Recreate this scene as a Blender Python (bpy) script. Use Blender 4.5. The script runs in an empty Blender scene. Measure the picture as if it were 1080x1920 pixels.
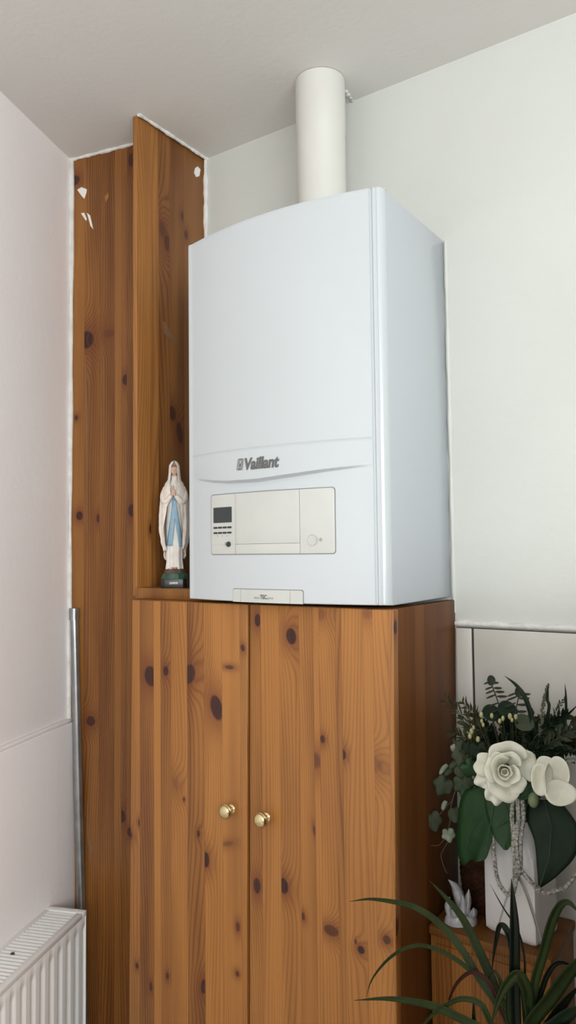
import bpy, bmesh, math, random
from mathutils import Vector, Matrix
random.seed(7)
sc = bpy.context.scene
COL = sc.collection
PI = math.pi
sin, cos = math.sin, math.cos

# ------------------------------------------------------------------ camera, light, exposure
F, YAW, PITCH, ROLL = 1396.0, .594, .052, -.011
CAM = Vector((.561, -1.404, .095))
fw = Vector((-sin(YAW)*cos(PITCH), cos(YAW)*cos(PITCH), sin(PITCH)))
r_ = fw.cross(Vector((0, 0, 1))).normalized(); u_ = r_.cross(fw)
RT = r_*cos(ROLL)+u_*sin(ROLL); UP = RT.cross(fw)
cd = bpy.data.cameras.new('camera'); cam = bpy.data.objects.new('camera', cd); COL.objects.link(cam)
cd.sensor_fit = 'VERTICAL'; cd.sensor_height = 24; cd.sensor_width = 13.5; cd.lens = F/1920*24
cd.clip_start = .02
cam.matrix_world = Matrix(((RT.x, UP.x, -fw.x, CAM.x), (RT.y, UP.y, -fw.y, CAM.y), (RT.z, UP.z, -fw.z, CAM.z), (0, 0, 0, 1)))
sc.camera = cam
sc.view_settings.view_transform = 'Standard'; sc.view_settings.look = 'None'
sc.view_settings.gamma = 1; sc.view_settings.use_curve_mapping = False
sc.view_settings.exposure = 0.36

w = bpy.data.worlds.new('daylight'); sc.world = w; w.use_nodes = True
w.node_tree.nodes['Background'].inputs[0].default_value = (.80, .90, 1, 1)
w.node_tree.nodes['Background'].inputs[1].default_value = 1.0

def area(name, loc, target, sx, sy, power, color):
    l = bpy.data.lights.new(name, 'AREA'); l.shape = 'RECTANGLE'; l.size = sx; l.size_y = sy
    l.energy = power; l.color = color
    o = bpy.data.objects.new(name, l); COL.objects.link(o); o.location = loc
    o.rotation_euler = (Vector(target)-Vector(loc)).to_track_quat('-Z', 'Y').to_euler()
    return o
H = 1.083; FL = -1.40
XR = 2.3; YF = -2.9
# daylight through the window in the right wall and the one in the wall behind the camera
area('window_daylight_right', (XR-.03, -2.05, .42), (0, -1.0, .60), 1.3, 1.05, 33, (.93, .98, 1.0))
area('window_daylight_front', (1.45, YF+.03, .30), (.2, 0, 1.0), 1.2, 1.1, 22, (.985, .99, 1.0))

def P(x, y, Y=None, Z=None, X=None):
    d = fw+RT*(x-540)/F-UP*(y-960)/F
    if Y is not None: t = (Y-CAM.y)/d.y
    elif Z is not None: t = (Z-CAM.z)/d.z
    else: t = (X-CAM.x)/d.x
    return CAM+d*t

# ------------------------------------------------------------------ materials
def mat(name, col, rough=.5, metal=0, coat=0, noise=None, bump=0, bscale=40, spec=.5, sss=0, trans=0):
    m = bpy.data.materials.new(name); m.use_nodes = True
    nt = m.node_tree; b = nt.nodes['Principled BSDF']
    b.inputs['Base Color'].default_value = (*col, 1); b.inputs['Roughness'].default_value = rough
    b.inputs['Metallic'].default_value = metal; b.inputs['Coat Weight'].default_value = coat
    b.inputs['Specular IOR Level'].default_value = spec
    tc = nt.nodes.new('ShaderNodeTexCoord')
    n = nt.nodes.new('ShaderNodeTexNoise'); nt.links.new(tc.outputs['Object'], n.inputs['Vector'])
    sc_, col2, lo, hi = noise if noise else (12, tuple(c*.94 for c in col), .35, .7)
    n.inputs['Scale'].default_value = sc_; n.inputs['Detail'].default_value = 5
    r = nt.nodes.new('ShaderNodeValToRGB'); r.color_ramp.elements[0].position = lo; r.color_ramp.elements[1].position = hi
    r.color_ramp.elements[0].color = (*col2, 1); r.color_ramp.elements[1].color = (*col, 1)
    nt.links.new(n.outputs['Fac'], r.inputs[0]); nt.links.new(r.outputs[0], b.inputs['Base Color'])
    if bump:
        n2 = nt.nodes.new('ShaderNodeTexNoise'); n2.inputs['Scale'].default_value = bscale; n2.inputs['Detail'].default_value = 4
        nt.links.new(tc.outputs['Object'], n2.inputs['Vector'])
        bp = nt.nodes.new('ShaderNodeBump'); bp.inputs['Strength'].default_value = bump; bp.inputs['Distance'].default_value = .004
        nt.links.new(n2.outputs['Fac'], bp.inputs['Height']); nt.links.new(bp.outputs[0], b.inputs['Normal'])
    if sss:
        b.inputs['Subsurface Weight'].default_value = sss; b.inputs['Subsurface Radius'].default_value = (.01, .01, .008); b.inputs['Subsurface Scale'].default_value = .5
    return m

def wood(name, edges, knots, seed, light=(.41, .170, .040), dark=(.115, .034, .007), K=215., varn=.12, tint=1.0, tones=None):
    """laminated knotty pine: staves between the given u edges, ring lines that bend round the listed knots.
    knots: (u, v, ru, rv, strength, tilt)"""
    rnd = random.Random(seed)
    m = bpy.data.materials.new(name); m.use_nodes = True; nt = m.node_tree; N = nt.nodes; L = nt.links
    b = N['Principled BSDF']
    def new(t, **k):
        n = N.new(t)
        for a, v in k.items(): setattr(n, a, v)
        return n
    def put(sock, v):
        if isinstance(v, (int, float)): sock.default_value = v
        elif isinstance(v, tuple): sock.default_value = v
        else: L.new(v, sock)
    def M(op, a, b_=0., c=None):
        n = new('ShaderNodeMath', operation=op); put(n.inputs[0], a); put(n.inputs[1], b_)
        if c is not None: put(n.inputs[2], c)
        return n.outputs[0]
    def V(op, a, b_):
        n = new('ShaderNodeVectorMath', operation=op); put(n.inputs[0], a); put(n.inputs[1], b_)
        return n.outputs['Value'] if op == 'DOT_PRODUCT' else n.outputs[0]
    uvn = new('ShaderNodeUVMap', uv_map='UVMap'); uv = uvn.outputs[0]
    sep = new('ShaderNodeSeparateXYZ'); L.new(uv, sep.inputs[0]); u, v = sep.outputs[0], sep.outputs[1]
    # wobble so stave joints are not ruler straight is not wanted: joints are sawn
    u0, u1 = edges[0], edges[-1]
    rp = new('ShaderNodeValToRGB'); cr = rp.color_ramp; cr.interpolation = 'CONSTANT'
    t = M('DIVIDE', M('SUBTRACT', u, u0), u1-u0); L.new(t, rp.inputs[0])
    for i, e in enumerate(edges[:-1]):
        pos = max(0, min(1, (e-u0)/(u1-u0)))
        el = cr.elements[0] if i == 0 else (cr.elements[1] if i == 1 else cr.elements.new(pos))
        el.position = pos
        tn = tones[i % len(tones)] if tones else rnd.uniform(.1, .95)
        el.color = (tn, rnd.random(), rnd.choice([.5, .75, 1, 1.1, .9, 1.2])*.8, 1)
    s3 = new('ShaderNodeSeparateColor'); L.new(rp.outputs[0], s3.inputs[0])
    tone, off, frq = s3.outputs[0], s3.outputs[1], s3.outputs[2]
    cmb = new('ShaderNodeCombineXYZ'); L.new(M('MULTIPLY', u, 9.), cmb.inputs[0]); L.new(M('MULTIPLY', v, .9), cmb.inputs[1]); L.new(M('MULTIPLY', off, 41.), cmb.inputs[2])
    n1 = new('ShaderNodeTexNoise'); n1.inputs['Scale'].default_value = 1; n1.inputs['Detail'].default_value = 1.2; L.new(cmb.outputs[0], n1.inputs['Vector'])
    field = M('ADD', M('MULTIPLY', M('MULTIPLY', u, K), frq), M('MULTIPLY', n1.outputs['Fac'], 15.))
    kmask = None; halo = None; rim = None
    for (ku, kv, ru, rv, st, tilt) in knots:
        lo = max([e for e in edges if e <= ku] or [edges[0]-1]); hi = min([e for e in edges if e > ku] or [edges[-1]+1])
        clip = new('ShaderNodeMath', operation='COMPARE'); put(clip.inputs[0], u); clip.inputs[1].default_value = (lo+hi)/2; clip.inputs[2].default_value = (hi-lo)/2
        mp = new('ShaderNodeMapping', vector_type='TEXTURE'); L.new(uv, mp.inputs[0])
        mp.inputs['Location'].default_value = (ku, kv, 0); mp.inputs['Rotation'].default_value = (0, 0, tilt); mp.inputs['Scale'].default_value = (ru, rv, 1)
        mv = V('MULTIPLY', mp.outputs[0], (1, 1, 0))
        d2 = V('DOT_PRODUCT', mv, mv)
        g = M('EXPONENT', M('MULTIPLY', d2, -.16))
        field = M('ADD', field, M('MULTIPLY', M('MULTIPLY', g, K*ru*1.3), clip.outputs[0]))
        mr = new('ShaderNodeMapRange', interpolation_type='SMOOTHSTEP'); L.new(d2, mr.inputs[0])
        mr.inputs[1].default_value = 1.05; mr.inputs[2].default_value = .6 if st > .6 else .1; mr.inputs[4].default_value = min(1, st)
        km = M('MULTIPLY', mr.outputs[0], clip.outputs[0])
        kh = M('MULTIPLY', M('EXPONENT', M('MULTIPLY', d2, -.22)), M('MULTIPLY', clip.outputs[0], .75*min(1, st+.25)))
        kmask = km if kmask is None else M('MAXIMUM', kmask, km)
        halo = kh if halo is None else M('MAXIMUM', halo, kh)
    rs = M('SINE', M('MULTIPLY', field, 2*PI))
    ring = M('POWER', M('MULTIPLY_ADD', rs, .5, .5), 3.0)
    # fine pores and broad colour drift
    c2 = new('ShaderNodeCombineXYZ'); L.new(M('MULTIPLY', u, 700.), c2.inputs[0]); L.new(M('MULTIPLY', v, 9.), c2.inputs[1]); L.new(off, c2.inputs[2])
    n2 = new('ShaderNodeTexNoise'); n2.inputs['Scale'].default_value = 1; n2.inputs['Detail'].default_value = 3; L.new(c2.outputs[0], n2.inputs['Vector'])
    c3 = new('ShaderNodeCombineXYZ'); L.new(M('MULTIPLY', u, 22.), c3.inputs[0]); L.new(M('MULTIPLY', v, 1.7), c3.inputs[1]); L.new(M('MULTIPLY', off, 17.), c3.inputs[2])
    n3 = new('ShaderNodeTexNoise'); n3.inputs['Scale'].default_value = 1; n3.inputs['Detail'].default_value = 3; L.new(c3.outputs[0], n3.inputs['Vector'])
    fac = M('ADD', M('MULTIPLY', ring, .30), M('ADD', M('MULTIPLY', n2.outputs['Fac'], .22), M('MULTIPLY', M('SUBTRACT', n3.outputs['Fac'], .5), 1.25)))
    fac = M('ADD', fac, M('MULTIPLY', M('SUBTRACT', 1., tone), .82))
    fac = M('SUBTRACT', fac, .20)
    def mix(f, a, c):
        n = new('ShaderNodeMix', data_type='RGBA'); put(n.inputs[0], f)
        for s, x in ((n.inputs[6], a), (n.inputs[7], c)):
            if isinstance(x, tuple): s.default_value = (*x, 1)
            else: L.new(x, s)
        return n.outputs[2]
    n_ = new('ShaderNodeClamp'); L.new(fac, n_.inputs[0])
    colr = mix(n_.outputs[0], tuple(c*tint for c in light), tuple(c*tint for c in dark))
    if kmask is not None:
        colr = mix(halo, colr, (.13, .030, .010))
        kn = mix(M('MULTIPLY_ADD', rs, .3, .35), (.030, .008, .006), (.075, .022, .012))
        colr = mix(kmask, colr, kn)
    # dark hairline at every stave joint
    jl = None
    for e in edges[1:-1]:
        jn = new('ShaderNodeMath', operation='COMPARE'); put(jn.inputs[0], u); jn.inputs[1].default_value = e; jn.inputs[2].default_value = .0004
        jl = jn.outputs[0] if jl is None else M('MAXIMUM', jl, jn.outputs[0])
    if jl is not None: colr = mix(M('MULTIPLY', jl, .35), colr, tuple(c*.45*tint for c in dark))
    L.new(colr, b.inputs['Base Color'])
    b.inputs['Roughness'].default_value = .42; b.inputs['Coat Weight'].default_value = varn; b.inputs['Coat Roughness'].default_value = .22
    b.inputs['Specular IOR Level'].default_value = .35 if varn > .05 else .15
    bp = new('ShaderNodeBump'); bp.inputs['Strength'].default_value = .12; bp.inputs['Distance'].default_value = .001
    L.new(ring, bp.inputs['Height']); L.new(bp.outputs[0], b.inputs['Normal'])
    return m

# ------------------------------------------------------------------ mesh helpers
class MB:
    def __init__(s): s.v = []; s.f = []
    def grid(s, fn, nu, nv, cu=False, cv=False):
        b = len(s.v)
        for i in range(nu):
            for j in range(nv): s.v.append(Vector(fn(i/(nu if cu else nu-1), j/(nv if cv else nv-1))))
        for i in range(nu if cu else nu-1):
            for j in range(nv if cv else nv-1):
                i2 = (i+1) % nu; j2 = (j+1) % nv
                s.f.append((b+i*nv+j, b+i2*nv+j, b+i2*nv+j2, b+i*nv+j2))
        return s
    def poly(s, pts):
        b = len(s.v); s.v += [Vector(p) for p in pts]; s.f.append(tuple(range(b, b+len(pts)))); return s
    def prism(s, base, top):
        b = len(s.v); n = len(base)
        s.v += [Vector(p) for p in base]+[Vector(p) for p in top]
        s.f.append(tuple(reversed(range(b, b+n)))); s.f.append(tuple(range(b+n, b+2*n)))
        for i in range(n): s.f.append((b+i, b+(i+1) % n, b+n+(i+1) % n, b+n+i))
        return s
    def box(s, x0, x1, y0, y1, z0, z1):
        return s.prism([(x0, y0, z0), (x1, y0, z0), (x1, y1, z0), (x0, y1, z0)], [(x0, y0, z1), (x1, y0, z1), (x1, y1, z1), (x0, y1, z1)])
    def obox(s, o, a, b, c):
        """oriented box from corner o with edge vectors a, b, c"""
        o, a, b, c = map(Vector, (o, a, b, c))
        return s.prism([o, o+a, o+a+b, o+b], [o+c, o+a+c, o+a+b+c, o+b+c])
    def tube(s, pts, rad, n=10, caps=True):
        pts = [Vector(p) for p in pts]; b = len(s.v); k = len(pts)
        t0 = (pts[1]-pts[0]).normalized(); nx = t0.orthogonal().normalized()
        for i, p in enumerate(pts):
            t = (pts[min(i+1, k-1)]-pts[max(i-1, 0)]).normalized()
            nx = (nx-t*nx.dot(t)).normalized(); ny = t.cross(nx)
            r = rad[i] if isinstance(rad, (list, tuple)) else rad
            for j in range(n):
                a = 2*PI*j/n; s.v.append(p+(nx*cos(a)+ny*sin(a))*r)
        for i in range(k-1):
            for j in range(n):
                j2 = (j+1) % n; s.f.append((b+i*n+j, b+i*n+j2, b+(i+1)*n+j2, b+(i+1)*n+j))
        if caps:
            s.f.append(tuple(reversed(range(b, b+n)))); s.f.append(tuple(range(b+(k-1)*n, b+k*n)))
        return s
    def lathe(s, prof, c, axis=(0, 0, 1), n=32):
        c = Vector(c); ax = Vector(axis).normalized(); e1 = ax.orthogonal().normalized(); e2 = ax.cross(e1)
        b = len(s.v); k = len(prof)
        for (r, h) in prof:
            for j in range(n):
                a = 2*PI*j/n; s.v.append(c+ax*h+(e1*cos(a)+e2*sin(a))*max(r, 1e-5))
        for i in range(k-1):
            for j in range(n):
                j2 = (j+1) % n; s.f.append((b+i*n+j, b+i*n+j2, b+(i+1)*n+j2, b+(i+1)*n+j))
        s.f.append(tuple(reversed(range(b, b+n)))); s.f.append(tuple(range(b+(k-1)*n, b+k*n)))
        return s
    def ball(s, c, r, sx=1, sy=1, sz=1, n=12, m=8):
        c = Vector(c)
        return s.grid(lambda a, t: c+Vector((r*sx*cos(2*PI*a)*sin(PI*t), r*sy*sin(2*PI*a)*sin(PI*t), -r*sz*cos(PI*t))), n, m, cu=True)
    def build(s, name, m, parent=None, bevel=0, smooth=True, solid=0, origin=None, seg=2, sub=0):
        me = bpy.data.meshes.new(name)
        if origin is None:
            if parent is not None: origin = ROOT[parent.name]
            else:
                xs = [p.x for p in s.v]; ys = [p.y for p in s.v]; zs = [p.z for p in s.v]
                origin = Vector(((min(xs)+max(xs))/2, (min(ys)+max(ys))/2, min(zs)))
        origin = Vector(origin)
        me.from_pydata([tuple(p-origin) for p in s.v], [], s.f); me.update()
        bm = bmesh.new(); bm.from_mesh(me)
        bmesh.ops.remove_doubles(bm, verts=bm.verts, dist=1e-6)
        bmesh.ops.recalc_face_normals(bm, faces=bm.faces)
        if bevel:
            es = [e for e in bm.edges if len(e.link_faces) == 2 and e.calc_face_angle(0) > .6]
            bmesh.ops.bevel(bm, geom=es, offset=bevel, segments=seg, affect='EDGES', profile=.5, clamp_overlap=True)
        uvl = bm.loops.layers.uv.new('UVMap')
        for f in bm.faces:
            n = f.normal; f.smooth = smooth
            ax = max(range(3), key=lambda i: abs(n[i]))
            for l in f.loops:
                p = l.vert.co+origin
                l[uvl].uv = (p.x, p.z) if ax == 1 else ((p.y, p.z) if ax == 0 else (p.y, p.x))
        bm.to_mesh(me); bm.free()
        if smooth and not bevel:
            try: me.set_sharp_from_angle(angle=.7)
            except Exception: pass
        if bevel:
            try: me.set_sharp_from_angle(angle=1.2)
            except Exception: pass
        me.materials.append(m)
        o = bpy.data.objects.new(name, me); COL.objects.link(o)
        if parent is not None: o.parent = parent; ROOT[o.name] = origin
        else: o.location = origin; ROOT[o.name] = origin
        if solid:
            md = o.modifiers.new('solidify', 'SOLIDIFY'); md.thickness = solid; md.offset = 0
        if sub:
            md = o.modifiers.new('subsurf', 'SUBSURF'); md.levels = sub; md.render_levels = sub
        return o
ROOT = {}
def tag(o, label=None, cat=None, group=None, kind=None):
    if label: o['label'] = label
    if cat: o['category'] = cat
    if group: o['group'] = group
    if kind: o['kind'] = kind
    return o
def thing(name, label, cat, loc, group=None):
    o = bpy.data.objects.new(name, None); COL.objects.link(o); o.empty_display_size = .05
    o.location = loc; ROOT[o.name] = Vector(loc)
    return tag(o, label, cat, group)
def struct(name, mb, m, **k):
    return tag(mb.build(name, m, **k), kind='structure')
def spline(pts, n):
    """Catmull-Rom through pts"""
    pts = [Vector(p) for p in pts]; q = [pts[0]*2-pts[1]]+pts+[pts[-1]*2-pts[-2]]; out = []
    for i in range(n):
        t = i/(n-1)*(len(pts)-1); k = min(int(t), len(pts)-2); t -= k
        a, b, c, d = q[k:k+4]
        out.append(.5*((2*b)+(c-a)*t+(2*a-5*b+4*c-d)*t*t+(3*b-a-3*c+d)*t**3))
    return out
def text_mesh(body, size, extrude, bold=0, shear=0, sx=1.0):
    cu = bpy.data.curves.new('t', 'FONT'); cu.body = body; cu.size = size; cu.extrude = extrude; cu.offset = bold; cu.shear = shear
    cu.align_x = 'LEFT'; o = bpy.data.objects.new('t', cu); COL.objects.link(o)
    dg = bpy.context.evaluated_depsgraph_get(); me = bpy.data.meshes.new_from_object(o.evaluated_get(dg))
    vs = [Vector((p.co.x*sx, p.co.y, p.co.z)) for p in me.vertices]; fs = [tuple(f.vertices) for f in me.polygons]
    bpy.data.objects.remove(o); bpy.data.meshes.remove(me)
    return vs, fs

# ------------------------------------------------------------------ palette
wall_m = mat('wall_paint', (.645, .66, .615), .65, noise=(2.2, (.605, .615, .57), .3, .7), bump=.15, bscale=60)
lwall_m = mat('left_wall_paint', (.91, .86, .84), .6, noise=(3, (.88, .82, .805), .3, .7), bump=.15, bscale=50)
ceil_m = mat('ceiling_paint', (.77, .75, .715), .8, noise=(1.6, (.73, .705, .67), .3, .7), bump=.12, bscale=70)
caulk_m = mat('white_caulk', (.78, .77, .73), .5, noise=(25, (.60, .58, .54), .25, .6), bump=.5, bscale=120)
tile_m = mat('wall_tile', (.68, .665, .61), .35, noise=(7, (.60, .575, .52), .3, .7), bump=.1, bscale=15)
joint_m = mat('dark_joint', (.045, .038, .034), .8)
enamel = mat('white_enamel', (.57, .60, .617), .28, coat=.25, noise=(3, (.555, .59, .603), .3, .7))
enamel_s = mat('white_enamel_side', (.50, .53, .565), .3, coat=.2, noise=(3, (.488, .518, .552), .3, .7))  # same enamel, darker: the side's weaker light is put into the colour
cream = mat('cream_plastic', (.60, .605, .565), .4)
groove_m = mat('seam_shadow_gap', (.20, .205, .21), .7)
lcd = mat('lcd_glass', (.035, .045, .045), .15)
darkp = mat('dark_plastic', (.035, .037, .04), .4)
logo_m = mat('logo_grey', (.13, .13, .125), .4)
flue_m = mat('flue_white', (.68, .675, .625), .45, noise=(5, (.64, .63, .58), .3, .7))
brass = mat('brass', (.78, .66, .38), .22, metal=1, noise=(30, (.70, .56, .28), .2, .6))
steel = mat('grey_pipe', (.42, .43, .43), .3, metal=.85, noise=(18, (.30, .31, .31), .3, .6))
rad_m = mat('radiator_enamel', (.88, .87, .84), .3, coat=.3, noise=(4, (.85, .84, .81), .3, .7))
rad_in = mat('radiator_inside', (.16, .17, .175), .6)
ceramic = mat('white_ceramic', (.80, .785, .775), .32, coat=.2, noise=(6, (.77, .755, .745), .3, .7))
ceramic2 = mat('grey_glaze', (.55, .55, .56), .3, coat=.3, noise=(45, (.36, .37, .39), .35, .6))
plaster = mat('plaster_chip', (.82, .80, .76), .8)
petal_m = mat('petal_cream', (.84, .83, .72), .6, sss=.15, noise=(30, (.74, .74, .58), .3, .7), bump=.2, bscale=90)
leaf_m = mat('leaf_dark', (.020, .062, .016), .5, spec=.3, noise=(25, (.010, .042, .013), .3, .7), bump=.3, bscale=60)
leaf2_m = mat('leaf_blackish', (.013, .028, .013), .55, spec=.2, noise=(25, (.007, .018, .009), .3, .7), bump=.3, bscale=60)
ivy_m = mat('ivy_green', (.070, .088, .050), .6, spec=.2, noise=(40, (.045, .058, .034), .3, .7))
ivyp_m = mat('ivy_pale', (.34, .36, .28), .6, noise=(60, (.20, .25, .16), .4, .65))
sprig_m = mat('sprig_green', (.065, .066, .030), .6, spec=.2, noise=(40, (.030, .032, .014), .3, .7))
euca_m = mat('eucalyptus_green', (.050, .054, .034), .6, spec=.2, noise=(40, (.025, .032, .020), .3, .7))
berry_m = mat('berry_cream', (.44, .42, .20), .4)
grass_m = mat('blade_green', (.026, .040, .010), .5, spec=.15, noise=(30, (.015, .026, .007), .3, .7))
grassd_m = mat('blade_dark', (.007, .012, .005), .5, spec=.15, noise=(30, (.005, .008, .004), .3, .7))
grassr_m = mat('blade_dry', (.040, .011, .007), .6, spec=.15)
stem_m = mat('stem_brown', (.10, .085, .05), .7)
silver = mat('tinsel_silver', (.56, .55, .49), .4, metal=.2, noise=(260, (.20, .19, .17), .38, .58), bump=.6, bscale=500)
wicker_m = mat('wicker', (.060, .024, .012), .7, spec=.1, noise=(60, (.025, .010, .005), .3, .7), bump=.7, bscale=120)
stat_m = mat('statue_white', (.74, .67, .60), .5, noise=(60, (.64, .54, .46), .25, .6), bump=.2, bscale=200)
robe_m = mat('statue_robe', (.78, .74, .68), .5, noise=(60, (.68, .61, .54), .25, .6), bump=.2, bscale=200)
blue_m = mat('statue_blue', (.22, .37, .50), .5, noise=(80, (.28, .42, .52), .3, .7))
skin_m = mat('statue_skin', (.62, .40, .29), .5)
gold_m = mat('statue_gold', (.55, .42, .18), .4)
stgreen = mat('statue_green', (.035, .12, .07), .4, noise=(90, (.015, .04, .03), .3, .7))
stblack = mat('statue_black', (.012, .016, .014), .3)
rock_m = mat('statue_rock', (.10, .065, .04), .7, bump=.5, bscale=200)
floor_m = mat('floor_tile', (.56, .50, .44), .4)
glass_m = mat('window_glass', (.9, .95, 1), .05)
pvc = mat('window_frame_white', (.78, .78, .78), .35)
pot_m = mat('pot_terracotta', (.30, .13, .07), .7)

# ------------------------------------------------------------------ room
LD = Vector((.349, -.937, 0)); LN = Vector((.937, .349, 0))          # left wall: towards the camera, and its normal
LW = Vector((-.905, -.192, 0))                                       # where it meets the boxing front
LB = LW-LD*.30; LF = LW+LD*2.888
struct('wall_back', MB().box(-1.4, XR+.1, 0, .10, FL, H), wall_m, smooth=False)
lw = MB().obox(Vector((LB.x, LB.y, FL))-LN*.1, LN*.1, LF-LB, (0, 0, H-FL)); struct('wall_left', lw, lwall_m, smooth=False)
struct('ceiling', MB().box(-1.4, XR+.1, YF-.1, .10, H, H+.08), ceil_m, smooth=False)
struct('floor', MB().box(-1.4, XR+.1, YF-.1, .10, FL-.08, FL), floor_m, smooth=False)
# right wall with a window opening, front wall (behind the camera) with a window opening
def holed(x0, x1, z0, z1, mk):
    m = MB()
    return m
RWY0, RWY1, RWZ0, RWZ1 = -2.75, -1.35, -.15, .98
rw = MB().box(XR, XR+.12, YF, RWY0, FL, H).box(XR, XR+.12, RWY1, 0, FL, H).box(XR, XR+.12, RWY0, RWY1, FL, RWZ0).box(XR, XR+.12, RWY0, RWY1, RWZ1, H)
struct('wall_right', rw, wall_m, smooth=False)
FX0, FX1, FZ0, FZ1 = .8, 2.1, -.3, .9
fx0 = LF.x-.1
fwl = MB().box(fx0, FX0, YF-.12, YF, FL, H).box(FX1, XR+.12, YF-.12, YF, FL, H).box(FX0, FX1, YF-.12, YF, FL, FZ0).box(FX0, FX1, YF-.12, YF, FZ1, H)
struct('wall_front', fwl, wall_m, smooth=False)
wf = MB()
for a, b in ((RWY0, RWY0+.05), (RWY1-.05, RWY1), (-2.075, -2.025)): wf.box(XR+.04, XR+.09, a, b, RWZ0, RWZ1)
wf.box(XR+.04, XR+.09, RWY0, RWY1, RWZ0, RWZ0+.05).box(XR+.04, XR+.09, RWY0, RWY1, RWZ1-.05, RWZ1)
struct('window_1', wf, pvc, smooth=False)
wf = MB()
for a, b in ((FX0, FX0+.05), (FX1-.05, FX1), (1.425, 1.475)): wf.box(a, b, YF-.09, YF-.04, FZ0, FZ1)
wf.box(FX0, FX1, YF-.09, YF-.04, FZ0, FZ0+.05).box(FX0, FX1, YF-.09, YF-.04, FZ1-.05, FZ1)
struct('window_2', wf, pvc, smooth=False)

# left wall: thicker tiled dado with a rounded upper ridge
zt = -.306
lt = MB()
def ladd(m, o0, o1, z0, z1, s0=-.0, s1=2.6):
    a = LW+LD*s0
    m.obox(Vector((a.x, a.y, z0))+LN*o0, LN*(o1-o0), LD*(s1-s0), (0, 0, z1-z0))
for (za, zb, wa, wb_) in ((zt-.0038, zt+.004, .014, .010), (FL, zt-.004, .021, .012)):
    p0 = [LW-LN*.001, LW+LN*wa, LW+LD*.10+LN*wb_, LW+LD*2.6+LN*wb_, LW+LD*2.6-LN*.001]
    lt.prism([Vector((p.x, p.y, za)) for p in p0], [Vector((p.x, p.y, zb)) for p in p0])
struct('trim_1', lt, lwall_m, bevel=.002)
# right: tiled dado on the back wall
tt = MB().box(.0105, .0415, -.008, 0, FL, -.059).box(.0460, .52, -.008, 0, FL, -.059).box(.524, 1.0, -.008, 0, FL, -.059).box(1.004, XR, -.008, 0, FL, -.059)
struct('trim_2', tt, tile_m, bevel=.0015)
struct('trim_3', MB().box(.0105, XR, -.004, 0, FL, -.0575), joint_m, smooth=False)
tp = MB()
tp.grid(lambda a, b: Vector((.008+a*(XR-.008), -.0075*(1+.25*sin(a*160)*sin(a*371+1))*sin(PI*b), -.0565+.012*(.5-.5*cos(PI*b))*(1+.12*sin(a*230)))), 260, 7)
struct('trim_4', tp, caulk_m)
# caulk beads
def bead(name, a, b, r, n=70, amp=.35, seed=1, m=None):
    rd = random.Random(seed); a = Vector(a); b = Vector(b)
    ph = [rd.uniform(0, 6) for _ in range(4)]
    pts = []; rr = []
    for i in range(n):
        t = i/(n-1); pts.append(a.lerp(b, t)); rr.append(r*(1+amp*(.5*sin(t*31+ph[0])+.3*sin(t*83+ph[1])+.3*sin(t*13+ph[2]))))
    return struct(name, MB().tube(pts, rr, 8), m or caulk_m)
cl = lambda x: -.192+.2075*(x+.905)                                   # front of the boxing in plan
bead('trim_5', (-.899, -.194, H), (-.900, -.195, FL), .0054, 160, seed=2)
bead('trim_6', (-.905, cl(-.905)-.002, H-.001), (-.645, cl(-.645)-.002, H-.001), .0045, seed=3)
bead('trim_7', (-.622, -.236, H-.001), (-.622, 0, H-.001), .0042, seed=4)
bead('trim_8', (-.624, -.003, H), (-.624, -.003, .60), .0055, seed=5)
bead('trim_9', (.005, -.002, .716), (.0065, -.002, -.03), .0040, 80, seed=6, m=wall_m)

# ------------------------------------------------------------------ pine
def kn(lst, Y=None, X=None, Yf=None):
    out = []
    for (px, py, rx, ry, st, tl) in lst:
        if X is not None:
            p = P(px, py, X=X); q = P(px+rx, py, X=X); u, du = p.y, abs(q.y-p.y)
            q2 = P(px, py+ry, X=X)
        else:
            y0 = Y if Yf is None else Yf
            if callable(y0):
                # plane of the boxing front
                d = fw+RT*(px-540)/F-UP*(py-960)/F
                t = (-.192+.2075*(CAM.x+.905)-CAM.y)/(d.y-.2075*d.x); p = CAM+d*t
                sc_ = t/F; q = p+Vector((rx*sc_*1.35, 0, 0)); q2 = p-Vector((0, 0, ry*sc_))
            else:
                p = P(px, py, Y=y0); q = P(px+rx, py, Y=y0); q2 = P(px, py+ry, Y=y0)
            u, du = p.x, abs(q.x-p.x)
        out.append((u, p.z, du, abs(q2.z-p.z), st, tl))
    return out
def ue(lst, y=1300, Y=None, X=None):
    if X is not None: return [P(a, y, X=X).y for a in lst]
    return [P(a, y, Y=Y).x for a in lst]
DF = -.278; DT = .018
SH = .0115                                                           # the cupboard leans slightly
def sheared(o_mb):
    for p in o_mb.v: p.x += SH*min(p.z, 0)
    return o_mb
kl = kn([(283, 1268, 13, 21, 1, .35), (311, 1258, 5, 10, 1, 0), (355, 1264, 11, 21, 1, -.35), (406, 1327, 12, 26, 1, .3), (430, 1251, 9, 4, .7, 0),
         (455, 1215, 4, 7, .9, .3), (386, 1612, 7, 16, 1, 0), (372, 1563, 3, 7, .9, 0), (262, 1543, 3, 7, .9, 0), (244, 1566, 4, 9, .9, 0),
         (427, 1582, 13, 6, .4, .3), (446, 1738, 4, 10, .7, 0), (382, 1850, 6, 15, .95, -.2), (257, 1811, 3, 6, .9, 0), (314, 1830, 3, 7, .8, 0),
         (283, 1850, 3, 9, .8, 0), (445, 1826, 4, 6, .7, 0), (345, 1499, 2, 4, .8, 0), (330, 1470, 8, 16, .2, .3)], Y=DF)
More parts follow.
